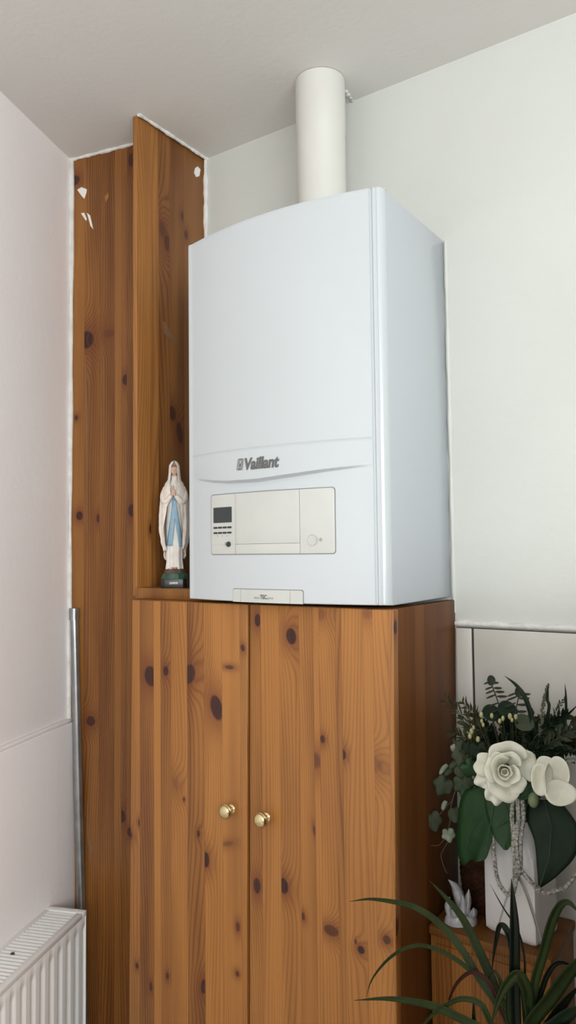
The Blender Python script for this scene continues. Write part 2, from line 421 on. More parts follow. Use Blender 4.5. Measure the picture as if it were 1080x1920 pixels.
kr = kn([(483, 1163, 6, 13, 1, 0), (546, 1193, 10, 17, 1, .15), (605, 1386, 5, 8, .85, 0), (644, 1415, 5, 10, .95, 0), (590, 1425, 15, 20, .55, .7),
         (704, 1432, 18, 15, .3, -.6), (590, 1558, 2.5, 10, .75, .2), (482, 1661, 7, 16, .95, 0), (532, 1661, 9, 16, 1, .1), (568, 1718, 4, 8, .75, .2),
         (621, 1745, 15, 11, .7, 0), (677, 1781, 7, 8, 1, .2), (725, 1762, 8, 9, .75, .5), (667, 1766, 2, 5, .8, 0), (600, 1152, 14, 15, .3, 0), (688, 1150, 12, 14, .3, 0)], Y=DF)
el = ue([240, 262, 288, 301, 320, 351, 382, 416, 450, 467], 1300, Y=DF)
er = ue([468, 489, 524, 561, 588, 599, 630, 641, 682, 700, 729, 741], 1300, Y=DF)
wl = wood('pine_left_door', el, kl, 11, tones=[.8, .3, 1., .45, .75, .25, .85, .8, .55, .2])
wr = wood('pine_right_door', er, kr, 12, tones=[.55, .95, .75, .6, .85, .7, .45, .8, .9, .8, .65])
eb = ue([120, 158, 187, 215, 228, 237, 262], 700, Y=-.17)
kb = kn([(162, 637, 13, 18, 1, .5), (149, 967, 6, 9, 1, 0), (236, 712, 6, 11, .9, 0), (184, 972, 3, 9, .8, 0), (248, 957, 7, 13, 1, 0), (170, 1352, 8, 10, .9, .4),
         (143, 783, 3, 5, .8, 0), (228, 1530, 7, 13, 1, .2), (243, 1560, 4, 9, .9, 0), (141, 338, 8, 10, .9, 0), (246, 300, 5, 14, .8, 0), (205, 625, 12, 10, .3, 0)], Yf=cl)
wb = wood('pine_boxing', [-.905]+[k[0] for k in kn([(a, 650, 3, 3, 1, 0) for a in (158, 187, 215, 228, 238)], Yf=cl)]+[-.63], kb, 14, tint=.84, tones=[.6, .3, .2, .65, .5, .35])
kp = kn([(305, 430, 8, 20, .55, .2), (313, 455, 6, 16, .7, 0), (323, 775, 7, 15, .8, .25), (337, 812, 6, 22, .8, .2), (283, 992, 3, 9, .9, 0), (342, 405, 3, 8, .8, 0),
         (349, 440, 3, 9, .8, 0)], X=-.628)
ep = sorted(ue([262, 283, 297, 318, 345, 375], 600, X=-.628))
wp = wood('pine_upright', [-.245]+ep[1:-1]+[.0], kp, 15, tint=.90, tones=[.8, .55, .35, .3, .45, .5])
wside = wood('pine_cupboard_side', [-.265, -.235, -.19, -.15, -.115, -.07, -.03, .0], [], 16, tint=.34, light=(.50, .185, .045), dark=(.24, .07, .015), varn=.03, tones=[.6, .4, .7, .35, .2, .5, .25])  # shaded look of the side put into a darker tint than the doors
wshelf = wood('pine_edge', [-1.2, -.5, .1, .6], [], 17, tint=.85)
wlow = wood('pine_low_unit', [-.01, .02, .05, .085, .12, .15, .19, .23], [], 18, tint=.75, varn=.03, tones=[.7, .4, .8, .5, .3, .75, .5])

root = thing('pine_boxing', 'tall knotty pine boxing panel in the corner, flaked white spots near its top', 'wood panel', (-.77, -.17, FL))
m = MB().prism([(-.905, cl(-.905), FL), (-.630, cl(-.63), FL), (-.630, cl(-.63)+.018, FL), (-.905, cl(-.905)+.018, FL)], [(-.905, cl(-.905), H-.001), (-.63, cl(-.63), H-.001), (-.63, cl(-.63)+.018, H-.001), (-.905, cl(-.905)+.018, H-.001)])
m.build('front_panel', wb, root, smooth=False)
def chip(pxpts, plane):
    pts = []
    for (a, b) in pxpts:
        if plane == 'b':
            d = fw+RT*(a-540)/F-UP*(b-960)/F
            t = (-.192+.2075*(CAM.x+.905)-CAM.y)/(d.y-.2075*d.x); pts.append(CAM+d*t+Vector((.0002, -.0006, 0)))
        else: pts.append(P(a, b, X=-.6274))
    back = [p-(Vector((.0002, -.0012, 0)) if plane == 'b' else Vector((.0012, 0, 0))) for p in pts]
    return MB().prism(back, pts)
for pts in ([(145, 356), (153, 351), (163, 355), (162, 362), (158, 373), (152, 366)], [(152, 400), (158, 399), (163, 411), (161, 414)], [(163, 399), (169, 404), (175, 430), (170, 424)],
            [(197, 368), (203, 361), (204, 370), (198, 380)]):
    chip(pts, 'b').build('plaster_spot', plaster if pts[0][0] < 190 else wshelf, root, smooth=False)
for pts in ([(159, 668), (161, 667), (164, 760), (164, 1000), (162, 998), (161, 780)], [(163, 1505), (165, 1504), (166, 1560), (175, 1590), (170, 1622), (163, 1560)]):
    chip(pts, 'b').build('scrape', mat('pale_scrape', (.21, .105, .042), .7), root, smooth=False)
root = thing('pine_upright', 'narrow pine board standing edge-on between the corner boxing and the boiler', 'wood panel', (-.634, -.12, 0))
MB().box(-.641, -.628, -.236, -.001, .0, H-.001).build('board', wp, root, bevel=.0012)
chip([(366, 315), (371, 312), (376, 318), (374, 330), (368, 332), (364, 324)], 'u').build('plaster_spot', plaster, root, smooth=False)
chip([(306, 602), (311, 606), (320, 625), (334, 642), (329, 641), (316, 634), (308, 625)], 'u').build('scuff', mat('pale_scuff', (.24, .125, .055), .7), root, smooth=False)

# cupboard
cz = -.005
root = thing('pine_cupboard', 'tall two-door knotty pine cupboard with brass knobs under the boiler', 'cupboard', (-.3, -.14, FL))
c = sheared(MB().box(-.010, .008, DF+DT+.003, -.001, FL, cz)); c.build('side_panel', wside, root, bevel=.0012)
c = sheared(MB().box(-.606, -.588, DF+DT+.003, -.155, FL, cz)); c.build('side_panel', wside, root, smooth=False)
c = MB().box(-.588, -.0105, DF+DT+.003, -.155, cz-.018, cz); c.build('top_panel', wshelf, root, smooth=False)
c = sheared(MB().box(-.575, -.012, DF+DT+.004, DF+DT+.010, FL+.01, -.03)); c.build('dark_interior', joint_m, root, smooth=False)  # near-black sheet standing in for the shade inside, between the doors
for (x0, x1, mm, kx, kz) in ((-.600, -.2940, wl, 421, 1523), (-.2885, .0095, wr, 487, 1539)):
    d = MB().prism([(x0, DF, FL+.03), (x1, DF, FL+.03), (x1, DF+DT, FL+.03), (x0, DF+DT, FL+.03)], [(x0, DF, cz), (x1, DF, cz), (x1, DF+DT, cz), (x0, DF+DT, cz)])
    for zz in (): pass
    sheared(d); dr = d.build('door', mm, root, bevel=.002)
    k = P(kx, kz, Y=DF-.022)
    kb_ = MB().lathe([(.0085, 0), (.0085, .002), (.0055, .004), (.0048, .009), (.0075, .011), (.012, .0135), (.0138, .017), (.0138, .020), (.0125, .0215), (.0122, .0225), (.0112, .0245), (.0075, .0262), (.0, .0268)], (k.x, DF, k.z), (0, -1, 0), 28)
    kb_.build('knob', brass, dr)
c = MB().box(-.6270, -.4, -.243, -.140, cz+.0, .0185)
tag(c.build('shelf_board', wshelf, bevel=.0015), 'small pine shelf board under the praying statue, on the cupboard top', 'shelf')

# ------------------------------------------------------------------ boiler
ZSX = [(-.442, .246), (-.408, .240), (-.36, .2325), (-.317, .228), (-.242, .2262), (-.159, .2315), (-.09, .237), (-.03, .2405), (0, .242)]
def lerp_tab(x, tab):
    for (a, b), (c_, d) in zip(tab, tab[1:]):
        if x <= c_:
            t = max(0, min(1, (x-a)/(c_-a))); t2 = t; return b+(d-b)*t2
    return tab[-1][1]
def surf(x, z):
    """y of the boiler's front: a shallow arch with a swelling lip"""
    t = (x+.221)/.205
    y = -.2815-.0275*max(0, 1-t*t)
    e = max(0, 1-abs((x+.219)/.200)**2.2)**1.15
    zs = lerp_tab(x, ZSX)
    if z < .284:
        A = .0120*e
        if z >= zs: y -= A*((.284-z)/(.284-zs))**1.6
        else:
            k = min(1, (zs-z)/.0050); k = k*k*(3-2*k)
            y -= A*(1-k); y += .0050*e*k*math.exp(-(zs-z)/.016)
    if -.43 < x < -.017: y += .0018*math.exp(-((z-.2845)/.0015)**2)
    return y
root = thing('wall_boiler', 'large white wall-mounted gas boiler with a cream control panel, above the cupboard', 'boiler', (-.22, -.14, 0))
prof = [(-.441, -.262), (-.441, -.270), (-.4395, -.2765), (-.436, -.2805)]
nx = 96
prof += [(-.434+(i/(nx-1))*(.434-.0215), None) for i in range(nx)]
prof += [(-.0205, -.2790), (-.0185, -.2785), (-.0172, -.2800), (-.0150, -.2812), (-.0125, -.2805), (-.0110, -.2780), (-.0098, -.2778), (-.0085, -.2788), (-.0055, -.2775), (-.0025, -.2740), (-.0005, -.2690), (.0003, -.2640), (.0003, -.2612)]
zz = [.002, .0035, .006]+[.006+.19*i/24 for i in range(1, 25)]+[.196+.096*i/110 for i in range(1, 111)]+[.292+.420*i/30 for i in range(1, 31)]
zz += [.7165, .7192, .7200]
ins = {0: .0015, len(zz)-2: .001, len(zz)-1: .0045, len(zz)-3: .0}
def frontpt(i, j):
    x, y = prof[i]; z = zz[j]
    if y is None: y = surf(x, z)
    y += ins.get(j, 0)
    if j == len(zz)-1: y += .001
    return (x, y, z)
fm = MB(); b0 = 0
for i in range(len(prof)):
    for j in range(len(zz)): fm.v.append(Vector(frontpt(i, j)))
nz = len(zz)
for i in range(len(prof)-1):
    for j in range(nz-1): fm.f.append((i*nz+j, (i+1)*nz+j, (i+1)*nz+j+1, i*nz+j+1))
fm.f.append(tuple(i*nz+nz-1 for i in range(len(prof)))); fm.f.append(tuple(reversed([i*nz for i in range(len(prof))])))
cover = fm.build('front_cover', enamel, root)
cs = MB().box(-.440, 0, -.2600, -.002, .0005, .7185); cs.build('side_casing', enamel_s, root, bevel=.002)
gs = MB().box(-.4385, -.0015, -.2625, -.2595, .002, .717); gs.build('cover_seam', groove_m, root, smooth=False)

def patch(x0, x1, z0, z1, h, r=0, back=.0005, n=20, corners=(1, 1, 1, 1)):
    """plate lying on the arched front: columns in x, rounded corners (bl, br, tl, tr)"""
    m = MB(); cols = []
    xs = [x0+(x1-x0)*i/(n-1) for i in range(n)]
    if r: xs = sorted(set([x0+r*(1-cos(a*PI/2/6)) for a in range(7)]+[x1-r*(1-cos(a*PI/2/6)) for a in range(7)]+[x for x in xs if x0+r < x < x1-r]))
    k = len(xs)
    def zl(x, lo):
        d = x0+r-x if x < x0+r else (x-(x1-r) if x > x1-r else 0)
        left = x < (x0+x1)/2
        on = corners[(0 if left else 1)+(0 if lo else 2)]
        dd = (r-math.sqrt(max(0, r*r-d*d))) if (r and on) else 0
        return z0+dd if lo else z1-dd
    def base(x):
        zc = (z0+z1)/2; t = (x+.221)/.205; return -.2815-.0275*max(0, 1-t*t)
    for x in xs:
        a, b = zl(x, True), zl(x, False); y = base(x)
        m.v += [Vector((x, y-h, a)), Vector((x, y-h, b)), Vector((x, y+back, a)), Vector((x, y+back, b))]
    for i in range(k-1):
        p = 4*i; q = p+4
        m.f += [(p, q, q+1, p+1), (p+2, p+3, q+3, q+2), (p, p+2, q+2, q), (p+1, q+1, q+3, p+3)]
    m.f += [(0, 1, 3, 2), (4*k-4, 4*k-2, 4*k-1, 4*k-3)]
    return m
cp = patch(-.3675, -.0875, .0885, .2045, .0006, .006, n=40).build('control_panel', groove_m, root, smooth=False)
patch(-.3662, -.3004, .0900, .2030, .0014, .005, corners=(1, 0, 1, 0)).build('display_section', cream, cp, bevel=.0003, smooth=False)
patch(-.2996, -.1556, .1085, .2030, .0016).build('flap', cream, cp, bevel=.0003, smooth=False)
patch(-.2996, -.1556, .0900, .1079, .0013).build('lower_strip', cream, cp, bevel=.0003, smooth=False)
patch(-.1546, -.0888, .0900, .2030, .0014, .005, corners=(0, 1, 0, 1)).build('right_section', cream, cp, bevel=.0003, smooth=False)
patch(-.3655, -.3010, .1077, .1083, .0015).build('section_crease', mat('crease_grey', (.50, .50, .48), .6), cp, smooth=False)
patch(-.3590, -.3085, .1495, .1790, .0018, .001).build('display', lcd, cp, smooth=False)
for r_i, zb in enumerate((.1385, .1285)):
    for q in range(4):
        xa = -.3585+q*.0128
        patch(xa, xa+.0108, zb, zb+.0036, .0024, .0015, n=5).build('button', darkp, cp, smooth=False)
for q in range(3): patch(-.3475+q*.0128, -.3467+q*.0128, .1235, .1255, .0018, n=3).build('tick_mark', darkp, cp, smooth=False)
k0 = Vector((-.3165, -.288, .1085)); yb = surf(-.3165, .1085)
MB().lathe([(.0050, 0), (.0050, .003), (.0044, .004), (0, .0042)], (-.3165, yb-.001, .1085), (0, -1, 0), 20).build('pressure_dial', darkp, cp)
patch(-.3265, -.3257, .1065, .1125, .0018, n=3).build('tick_mark', logo_m, cp, smooth=False)
yb = surf(-.131, .113)-.0012
MB().lathe([(.0100, 0), (.0100, .0012), (.0088, .0014), (.0086, .0006), (.0, .0006)], (-.131, yb-.0002, .113), (0, -1, 0), 28).build('power_button', cream, cp)
rg = MB(); rg.grid(lambda a, b: Vector((-.131+(.0094+.0005*cos(2*PI*b))*cos(2*PI*a), yb-.0012+.0005*sin(2*PI*b), .113+(.0094+.0005*cos(2*PI*b))*sin(2*PI*a))), 30, 6, cu=True, cv=True)
rg.build('button_ring', mat('ring_grey', (.45, .45, .43), .5), cp)
rg = MB(); rg.grid(lambda a, b: Vector((-.1135+(.0022+.0003*cos(2*PI*b))*cos(2*PI*(a*.8+.35)), yb-.0006+.0003*sin(2*PI*b), .1133+(.0022+.0003*cos(2*PI*b))*sin(2*PI*(a*.8+.35)))), 16, 5, cv=True)
rg.box(-.1137, -.1133, yb-.0008, yb, .1135, .1168); rg.build('power_symbol', logo_m, cp)
# badge at the foot
bd = patch(-.3075, -.1495, .0015, .0262, .0006, .004, n=30, corners=(0, 0, 1, 1)).build('name_plate', groove_m, root, smooth=False)
patch(-.3065, -.2868, .0015, .0250, .0016, .004, corners=(0, 0, 1, 0)).build('plate_end', cream, bd, smooth=False)
patch(-.2860, -.1765, .0015, .0250, .0016).build('plate_middle', cream, bd, smooth=False)
patch(-.1757, -.1505, .0015, .0250, .0016, .004, corners=(0, 0, 0, 1)).build('plate_end', cream, bd, smooth=False)
def lettering(body, size, x0, z0, parent, name, m, bold=0, sx=1, lift=.0004, ext=.0003, width=None):
    vs, fs = text_mesh(body, size, ext, bold)
    xs = [v.x for v in vs]; s = sx
    if width: s = width/(max(xs)-min(xs))
    mb = MB()
    for v in vs:
        x = x0+(v.x-min(xs))*s; z = z0+v.y
        mb.v.append(Vector((x, surf(x, z)-lift-v.z, z)))
    mb.f = fs
    return mb.build(name, m, parent, smooth=False)
lettering('eco', .0068, -.2540, .0085, bd, 'lettering', mat('pale_print', (.30, .30, .29), .5), width=.0125, lift=.0019)
lettering('TEC', .0105, -.2405, .0085, bd, 'lettering', logo_m, bold=.0003, width=.0150, lift=.0019)
lettering('pro', .0068, -.2240, .0085, bd, 'lettering', mat('pale_print', (.30, .30, .29), .5), width=.0125, lift=.0019)
lettering('Vaillant', .0305, -.2738, .2455, root, 'brand_lettering', logo_m, bold=.0010, width=.0800, lift=.0006, ext=.0006)
# emblem: rounded square with an upright oval and long ears inside
em = MB()
def emp(x, z, l=.0006): return Vector((x, surf(x, z)-l, z))
ex, ez, eh = -.2835, .2565, .0108
def rsq(t, h, n=7):
    a = 2*PI*t; c_, s_ = cos(a), sin(a); k = (abs(c_)**n+abs(s_)**n)**(-1/n); return ex+h*.68*k*c_, ez+h*k*s_
def band(m, fa, fb, n=48, cl_=True):
    pa = [emp(*fa(i/n), .0012) for i in range(n)]; pb = [emp(*fb(i/n), .0012) for i in range(n)]
    m.grid(lambda a, b: (pa if b < .5 else pb)[min(n-1, int(round(a*(n)))) % n], n, 2, cu=True)
band(em, lambda t: rsq(t, eh), lambda t: rsq(t, eh*.84))
band(em, lambda t: (ex+.0054*cos(2*PI*t), ez+.0088*sin(2*PI*t)), lambda t: (ex+.0044*cos(2*PI*t), ez+.0076*sin(2*PI*t)))
for s in (-1, 1):
    em.grid(lambda a, b: emp(ex+s*(.0012+.0026*a)+(b-.5)*.0016*(1-.4*a), ez-.001+.0085*a, .0012), 6, 2)
    em.grid(lambda a, b: emp(ex+s*(.0018)+(b-.5)*.0010, ez-.0065+.005*a, .0012), 3, 2)
em.grid(lambda a, b: emp(ex+.0024*b*cos(2*PI*a), ez-.0015+.0024*b*sin(2*PI*a), .0012), 14, 2, cu=True)
em.build('brand_emblem', logo_m, root, smooth=False)

# flue
fc = Vector((-.2285, -.096, .7185))
fl = MB().lathe([(.0525, 0), (.0525, .004), (.0515, .006), (.0515, .250), (.0525, .252), (.0525, H-.7185-.001)], fc, n=48)
tag(fl.build('flue_pipe', flue_m), 'fat white flue pipe rising from the boiler top into the ceiling', 'flue pipe')
sp = MB()
for (a, b, r) in ((652, 178, .006), (657, 184, .004), (660, 189, .003), (649, 172, .005)):
    q = P(a, b, Z=H-.002); sp.ball(q, r, 1, 1.2, .5)
tag(sp.build('trim_10', caulk_m), kind='structure')

# corner conduit
def onboxing(a, b, off):
    d = fw+RT*(a-540)/F-UP*(b-960)/F
    t = (-.192-off+.2075*(CAM.x+.905)-CAM.y)/(d.y-.2075*d.x); return CAM+d*t
root = thing('conduit_pipe', 'slim grey metal pipe running down the corner beside the pine boxing', 'pipe', (-.89, -.2, FL))
pa, pb = onboxing(139, 1142, .011), onboxing(152, 1690, .014)
pe = pa+(pb-pa)*((FL-pa.z)/(pb.z-pa.z))
pts = [pa.lerp(pe, i/24) for i in range(25)]
MB().tube(pts, .0100, 16).build('pipe', steel, root)
MB().tube([pa+Vector((0, 0, .002)), pa-Vector((0, 0, .026))], .0118, 18).build('end_collar', steel, root)

# ------------------------------------------------------------------ radiator
RT_ = -.700; RB = -1.28
ra = LW-LD*0  # reference point on the wall line
A0 = Vector((-.8025, -.466, 0)); 
def rp(s, o, z): 
    q = A0-LD*s+LN*o; return Vector((q.x, q.y, z))                     # s: away from camera, o: off the wall
s1, s0 = .1935, -.80
root = thing('radiator', 'white panel radiator with a slatted top grille on the left wall', 'radiator', tuple(rp(-.3, .05, RB)))
mb = MB()
def rob(m, sa, sb, oa, ob, za, zb):
    m.obox(rp(sa, oa, za), LN*(ob-oa), -LD*(sb-sa), (0, 0, zb-za)); return m
pitch = .0333
# front panel: fluted sheet
def fl_off(s):
    t = (s1-.012-s)/pitch; f = t-math.floor(t)
    if f < .12: k = f/.12
    elif f < .62: k = 1
    elif f < .74: k = 1-(f-.62)/.12
    else: k = 0
    return .0965+.0050*(k*k*(3-2*k))
NS = 360
fp = MB()
zrow = [(RT_-.005, 0), (RT_-.030, 0), (RT_-.044, 1), (RB+.05, 1), (RB+.036, 0), (RB, 0)]
for i in range(NS+1):
    s = s1-.004-(s1-.004-s0)*i/NS
    for z, k in zrow:
        fp.v.append(rp(s, (.1010 if not k else fl_off(s)), z))
nr = len(zrow)
for i in range(NS):
    for j in range(nr-1): fp.f.append((i*nr+j, (i+1)*nr+j, (i+1)*nr+j+1, i*nr+j+1))
fp.build('front_panel', rad_m, root, solid=.0012)
rob(MB(), s0, s1-.004, .018, .030, RB, RT_-.012).build('rear_panel', rad_m, root, smooth=False)
rob(MB(), s1-.003, s1-.0003, .012, .103, RB, RT_-.0105).build('side_cover', rad_m, root, bevel=.0012)
fr = MB()
rob(fr, s0, s1-.0172, .089, .1035, RT_-.010, RT_); rob(fr, s0, s1-.0172, .010, .020, RT_-.010, RT_); rob(fr, s1-.017, s1, .0100, .1036, RT_-.010, RT_)
fr.build('top_frame', rad_m, root, bevel=.001)
rob(MB(), s0, s1-.004, .031, .086, RT_-.05, RT_-.030).build('grille_shadow_core', rad_in, root, smooth=False)
ns = 0; s = s1-.021
while s > s0+.02 and ns < 80:
    sl = MB(); a = rp(s, .020, RT_-.0015)
    sl.obox(a, LN*.069, LD*.0062+Vector((0, 0, -.0010)), Vector((0, 0, -.0030)))
    sl.build('grille_slat', rad_m, root, smooth=False)
    s -= .0118; ns += 1
mb = MB(); rob(mb, -.5, -.47, 0, .018, RB+.1, RT_-.08); rob(mb, .08, .11, 0, .018, RB+.1, RT_-.08); mb.build('wall_bracket', rad_m, root, smooth=False)
rob(MB(), -.005, .001, .045, .051, RT_-.004, RT_+.0006).build('screw_mark', darkp, root, smooth=False)

# ------------------------------------------------------------------ statue
SX, SY, SZ = -.546, -.205, .0185
root = thing('praying_statue', 'small statue of a veiled woman in white with a blue sash, hands in prayer', 'statue', (SX, SY, SZ))
ra_ = .66
def S(x, y, z):
    return Vector((SX+x*cos(ra_)-y*sin(ra_), SY+x*sin(ra_)+y*cos(ra_), SZ+z))
def tab(z, T):
    if z <= T[0][0]: return T[0][1]
    for (a, b), (c_, d) in zip(T, T[1:]):
        if z <= c_:
            t = (z-a)/(c_-a); t = t*t*(3-2*t); return b+(d-b)*t
    return T[-1][1]
robeW = [(.040, .0185), (.06, .0165), (.10, .0170), (.14, .0178), (.18, .0165), (.205, .0165), (.222, .0150), (.232, .0075), (.242, .006)]
def robe(a, z, off=0):
    wv = tab(z, robeW); th = 2*PI*a
    fold = 1+.07*sin(7*th+2)*max(0, min(1, (.15-z)/.08))+.03*sin(17*th)*max(0, min(1, (.17-z)/.1))
    return (wv*fold+off)*cos(th), (wv*.78*fold+off)*sin(th)
mb = MB(); mb.grid(lambda a, t: S(*robe(a, .040+t*.202), .040+t*.202), 56, 40, cu=True)
mb.build('robe', robe_m, root)
clW = [(.080, .0225), (.10, .0275), (.125, .0310), (.155, .0315), (.185, .0305), (.205, .0275), (.222, .0205), (.234, .0135), (.25, .0118), (.264, .0108), (.272, .0065), (.2752, .0006)]
def cloak(a, t):
    # a: 0..1 round the back from the front-right edge to the front-left edge
    op = lambda z: tab(z, [(.05, .95), (.12, .75), (.17, .50), (.195, .16), (.215, .30), (.235, .62), (.262, .62), (.272, .2), (.276, 0)])
    zb = .048+.035*abs(2*a-1)**1.2+.004*sin(23*a)
    z = zb+(.2752-zb)*t
    o = op(z); th = -PI/2+o+(2*PI-2*o)*a
    wv = tab(z, clW); fold = 1+.06*sin(11*th+1.5)*max(0, min(1, (.21-z)/.08))+.025*sin(26*th)*max(0, min(1, (.225-z)/.08))
    return S(wv*fold*cos(th), wv*.82*fold*sin(th)+.001, z)
mb = MB(); mb.grid(cloak, 80, 60); mb.build('veil_cloak', stat_m, root, solid=.0016)
# head with face
def head(a, t):
    th = 2*PI*a; ph = PI*t
    x = .0082*sin(ph)*cos(th); y = .0088*sin(ph)*sin(th); z = -.0118*cos(ph)
    if z < 0: x *= 1-.25*(-z/.0118)**1.5; y *= 1-.08*(-z/.0118)
    fr_ = math.exp(-((x)/.0016)**2)*(1 if y < 0 else 0)
    y -= fr_*(.0022*math.exp(-((z+.0012)/.0020)**2)+.0006*math.exp(-((z+.0058)/.0010)**2)+.0006*math.exp(-((z+.0095)/.0014)**2))
    for sx_ in (-1, 1):
        y += .0010*math.exp(-((x-sx_*.0030)/.0016)**2-((z-.0012)/.0012)**2)*(1 if y < 0 else 0)
    return S(x, y-.0008, z+.2530)
mb = MB(); mb.grid(head, 48, 36, cu=True); hd = mb.build('head', skin_m, root)
mb = MB(); mb.tube([S(0, -.0005, .230), S(0, -.0008, .246)], [.0050, .0042], 14); mb.build('neck', skin_m, root)
ey = MB()
for s in (-1, 1): ey.ball(S(s*.0029, -.0079, .2543), .0008, 1.3, .6, .8); 
ey.build('eyes', mat('eye_brown', (.05, .03, .02), .4), hd)
MB().ball(S(0, -.0084, .2472), .0011, 1.3, .6, .6).build('lips', mat('lips', (.45, .15, .12), .5), hd)
mb = MB(); mb.grid(lambda a, t: S((.0086+.0006*sin(a*40))*cos(PI+PI*a)*(1-.1*t), -.0092*abs(sin(PI+PI*a))*(.93)-.000+.0015*t-.0004, .2575+.0075*sin(PI*a)-.004*t-0*(1-sin(PI*a))), 20, 5)
mb.build('hair', mat('hair_brown', (.22, .13, .07), .6), hd)
for s in (-1, 1):
    # sleeve from shoulder to elbow to wrist
    pts = spline([S(s*.0175, -.002, .216), S(s*.0225, -.007, .196), S(s*.0175, -.0165, .184), S(s*.0045, -.0235, .1975)], 16)
    rr = [.0065, .0070, .0074, .0078, .0080, .0080, .0080, .0080, .0078, .0074, .0070, .0066, .0062, .0058, .0052, .0044]
    MB().tube(pts, rr, 14).build('sleeve', stat_m, root)
    hnd = MB()
    hnd.tube([S(s*.0030, -.0235, .1965), S(s*.0019, -.0245, .2005), S(s*.0016, -.0252, .206), S(s*.0013, -.0262, .2105)], [.0024, .0027, .0026, .0022], 10)
    for q in range(4):
        oy = (q-1.5)*.00135
        ln = (.0085, .0105, .0100, .0080)[q]
        hnd.tube([S(s*.0013, -.0262+oy, .2095), S(s*.0010, -.0270+oy, .2095+ln*.55), S(s*.0008, -.0272+oy*.85, .2095+ln)], [.00078, .00074, .00050], 7)
    hnd.tube([S(s*.0018, -.0228, .2035), S(s*.0016, -.0222, .2075), S(s*.0012, -.0226, .2110)], [.0010, .0009, .0006], 7)
    hnd.build('hand', skin_m, root)
def onrobe(x, z, off):
    wv = tab(z, robeW); k = min(.98, abs(x)/(wv*1.0)); y = -wv*.78*math.sqrt(1-k*k)-off
    th = math.atan2(y/.78, x); fold = 1+.07*sin(7*th+2)*max(0, min(1, (.15-z)/.08))
    return S(x, y*max(1.0, fold)-.0006, z)
def thin_strip(ctr, wd, off=.0010):
    m_ = MB(); n = 24; cp_ = spline([(a, b, 0) for a, b in ctr], n)
    m_.grid(lambda a, b: onrobe(cp_[int(round(a*(n-1)))].x+(b-.5)*(wd[0]+(wd[1]-wd[0])*a), cp_[int(round(a*(n-1)))].y, off), n, 5)
    return m_
sash = thin_strip([(.0005, .196), (-.0010, .165), (-.0045, .130), (-.0100, .090)], (.0065, .0135))
sash.grid(lambda a, b: onrobe(.0008+.0145*a**1.1+(b-.5)*(.0070+.0025*a), .190-.102*a, .0016), 24, 5)
sash.build('blue_sash', blue_m, root, solid=.0012)
ft = MB(); ft.ball(S(-.003, -.0185, .0425), .0036, .8, 1.3, .6); ft.ball(S(.004, -.0185, .0425), .0036, .8, 1.3, .6); ft.build('feet', skin_m, root)
rd = random.Random(3)
mb = MB(); mb.grid(lambda a, t: S((.0215-.004*t)*(1+.08*sin(9*2*PI*a)+.05*sin(31*a))*cos(2*PI*a)*(1 if t < .99 else .2), (.0175-.003*t)*(1+.08*cos(8*2*PI*a))*sin(2*PI*a)*(1 if t < .99 else .2), .0300+.0125*t+.0008*sin(40*a)*t), 40, 8, cu=True)
mb.build('rock', rock_m, root)
mb = MB(); mb.grid(lambda a, t: S((.0300-.005*t)*(1+.04*sin(7*2*PI*a+1))*cos(2*PI*a)*(1 if t < .99 else .3), (.0225-.003*t)*(1+.04*sin(9*2*PI*a))*sin(2*PI*a)*(1 if t < .99 else .3), .0190+.0130*t), 40, 8, cu=True)
mb.build('green_mound', stgreen, root)
mb = MB()
oc = [(-.028, -.014), (-.020, -.022), (.020, -.022), (.028, -.014), (.028, .014), (.020, .022), (-.020, .022), (-.028, .014)]
mb.prism([S(a, b, .0) for a, b in oc], [S(a, b, .0195) for a, b in oc]); bs = mb.build('plinth', stblack, root, bevel=.001)
mb = MB(); mb.prism([S(-.0100, -.0228, .0070), S(.0100, -.0228, .0070), S(.0100, -.0218, .0070), S(-.0100, -.0218, .0070)], [S(-.0100, -.0228, .0145), S(.0100, -.0228, .0145), S(.0100, -.0218, .0145), S(-.0100, -.0218, .0145)])
pl = mb.build('name_plate', mat('plate_dark', (.05, .05, .04), .5), bs, smooth=False)
vs, fs = text_mesh('LOURDES', .0062, .0002, .0003); xs = [v.x for v in vs]; k_ = .0180/(max(xs)-min(xs)); mb = MB()
mb.v = [S(-.0090+(v.x-min(xs))*k_, -.0231-v.z, .0086+v.y) for v in vs]; mb.f = fs; mb.build('lettering', mat('plate_letters', (.70, .68, .58), .5), bs, smooth=False)

# ------------------------------------------------------------------ low pine unit right of the cupboard
LZ = -.560
root = thing('low_pine_cabinet', 'low pine unit at the lower right, carrying the white vase and the flame-shaped ornament', 'cabinet', (.115, -.085, FL))
MB().box(.0105, .216, -.158, -.010, FL, LZ-.016).build('body', wlow, root, bevel=.002)
MB().box(.0100, .220, -.165, -.009, LZ-.0155, LZ).build('top_board', wood('pine_dark_top', [-.2, -.1, -.05, 0], [], 33, tint=.50, varn=.03), root, bevel=.003)
MB().box(.022, .204, -.1605, -.158, LZ-.33, LZ-.030).build('door', wlow, root, bevel=.0012)

root = thing('tall_dresser', 'dark wooden dresser standing to the right of the low pine unit', 'dresser', (.84, -.5, FL))  # unseen cabinet-shaped box added to keep window light off the lower right
dk = mat('dresser_dark_wood', (.10, .055, .03), .5)
MB().box(.50, 1.0, -.88, -.012, FL+.06, .0).build('body', dk, root, bevel=.004)
MB().box(.485, 1.015, -.895, -.010, .0, .03).build('top_board', dk, root, bevel=.004)
for y_ in (-.87, -.44): MB().box(.490, .500, y_, y_+.41, FL+.10, -.03).build('door', dk, root, bevel=.003)
MB().box(.52, .98, -.86, -.03, FL, FL+.06).build('plinth', dk, root, smooth=False)

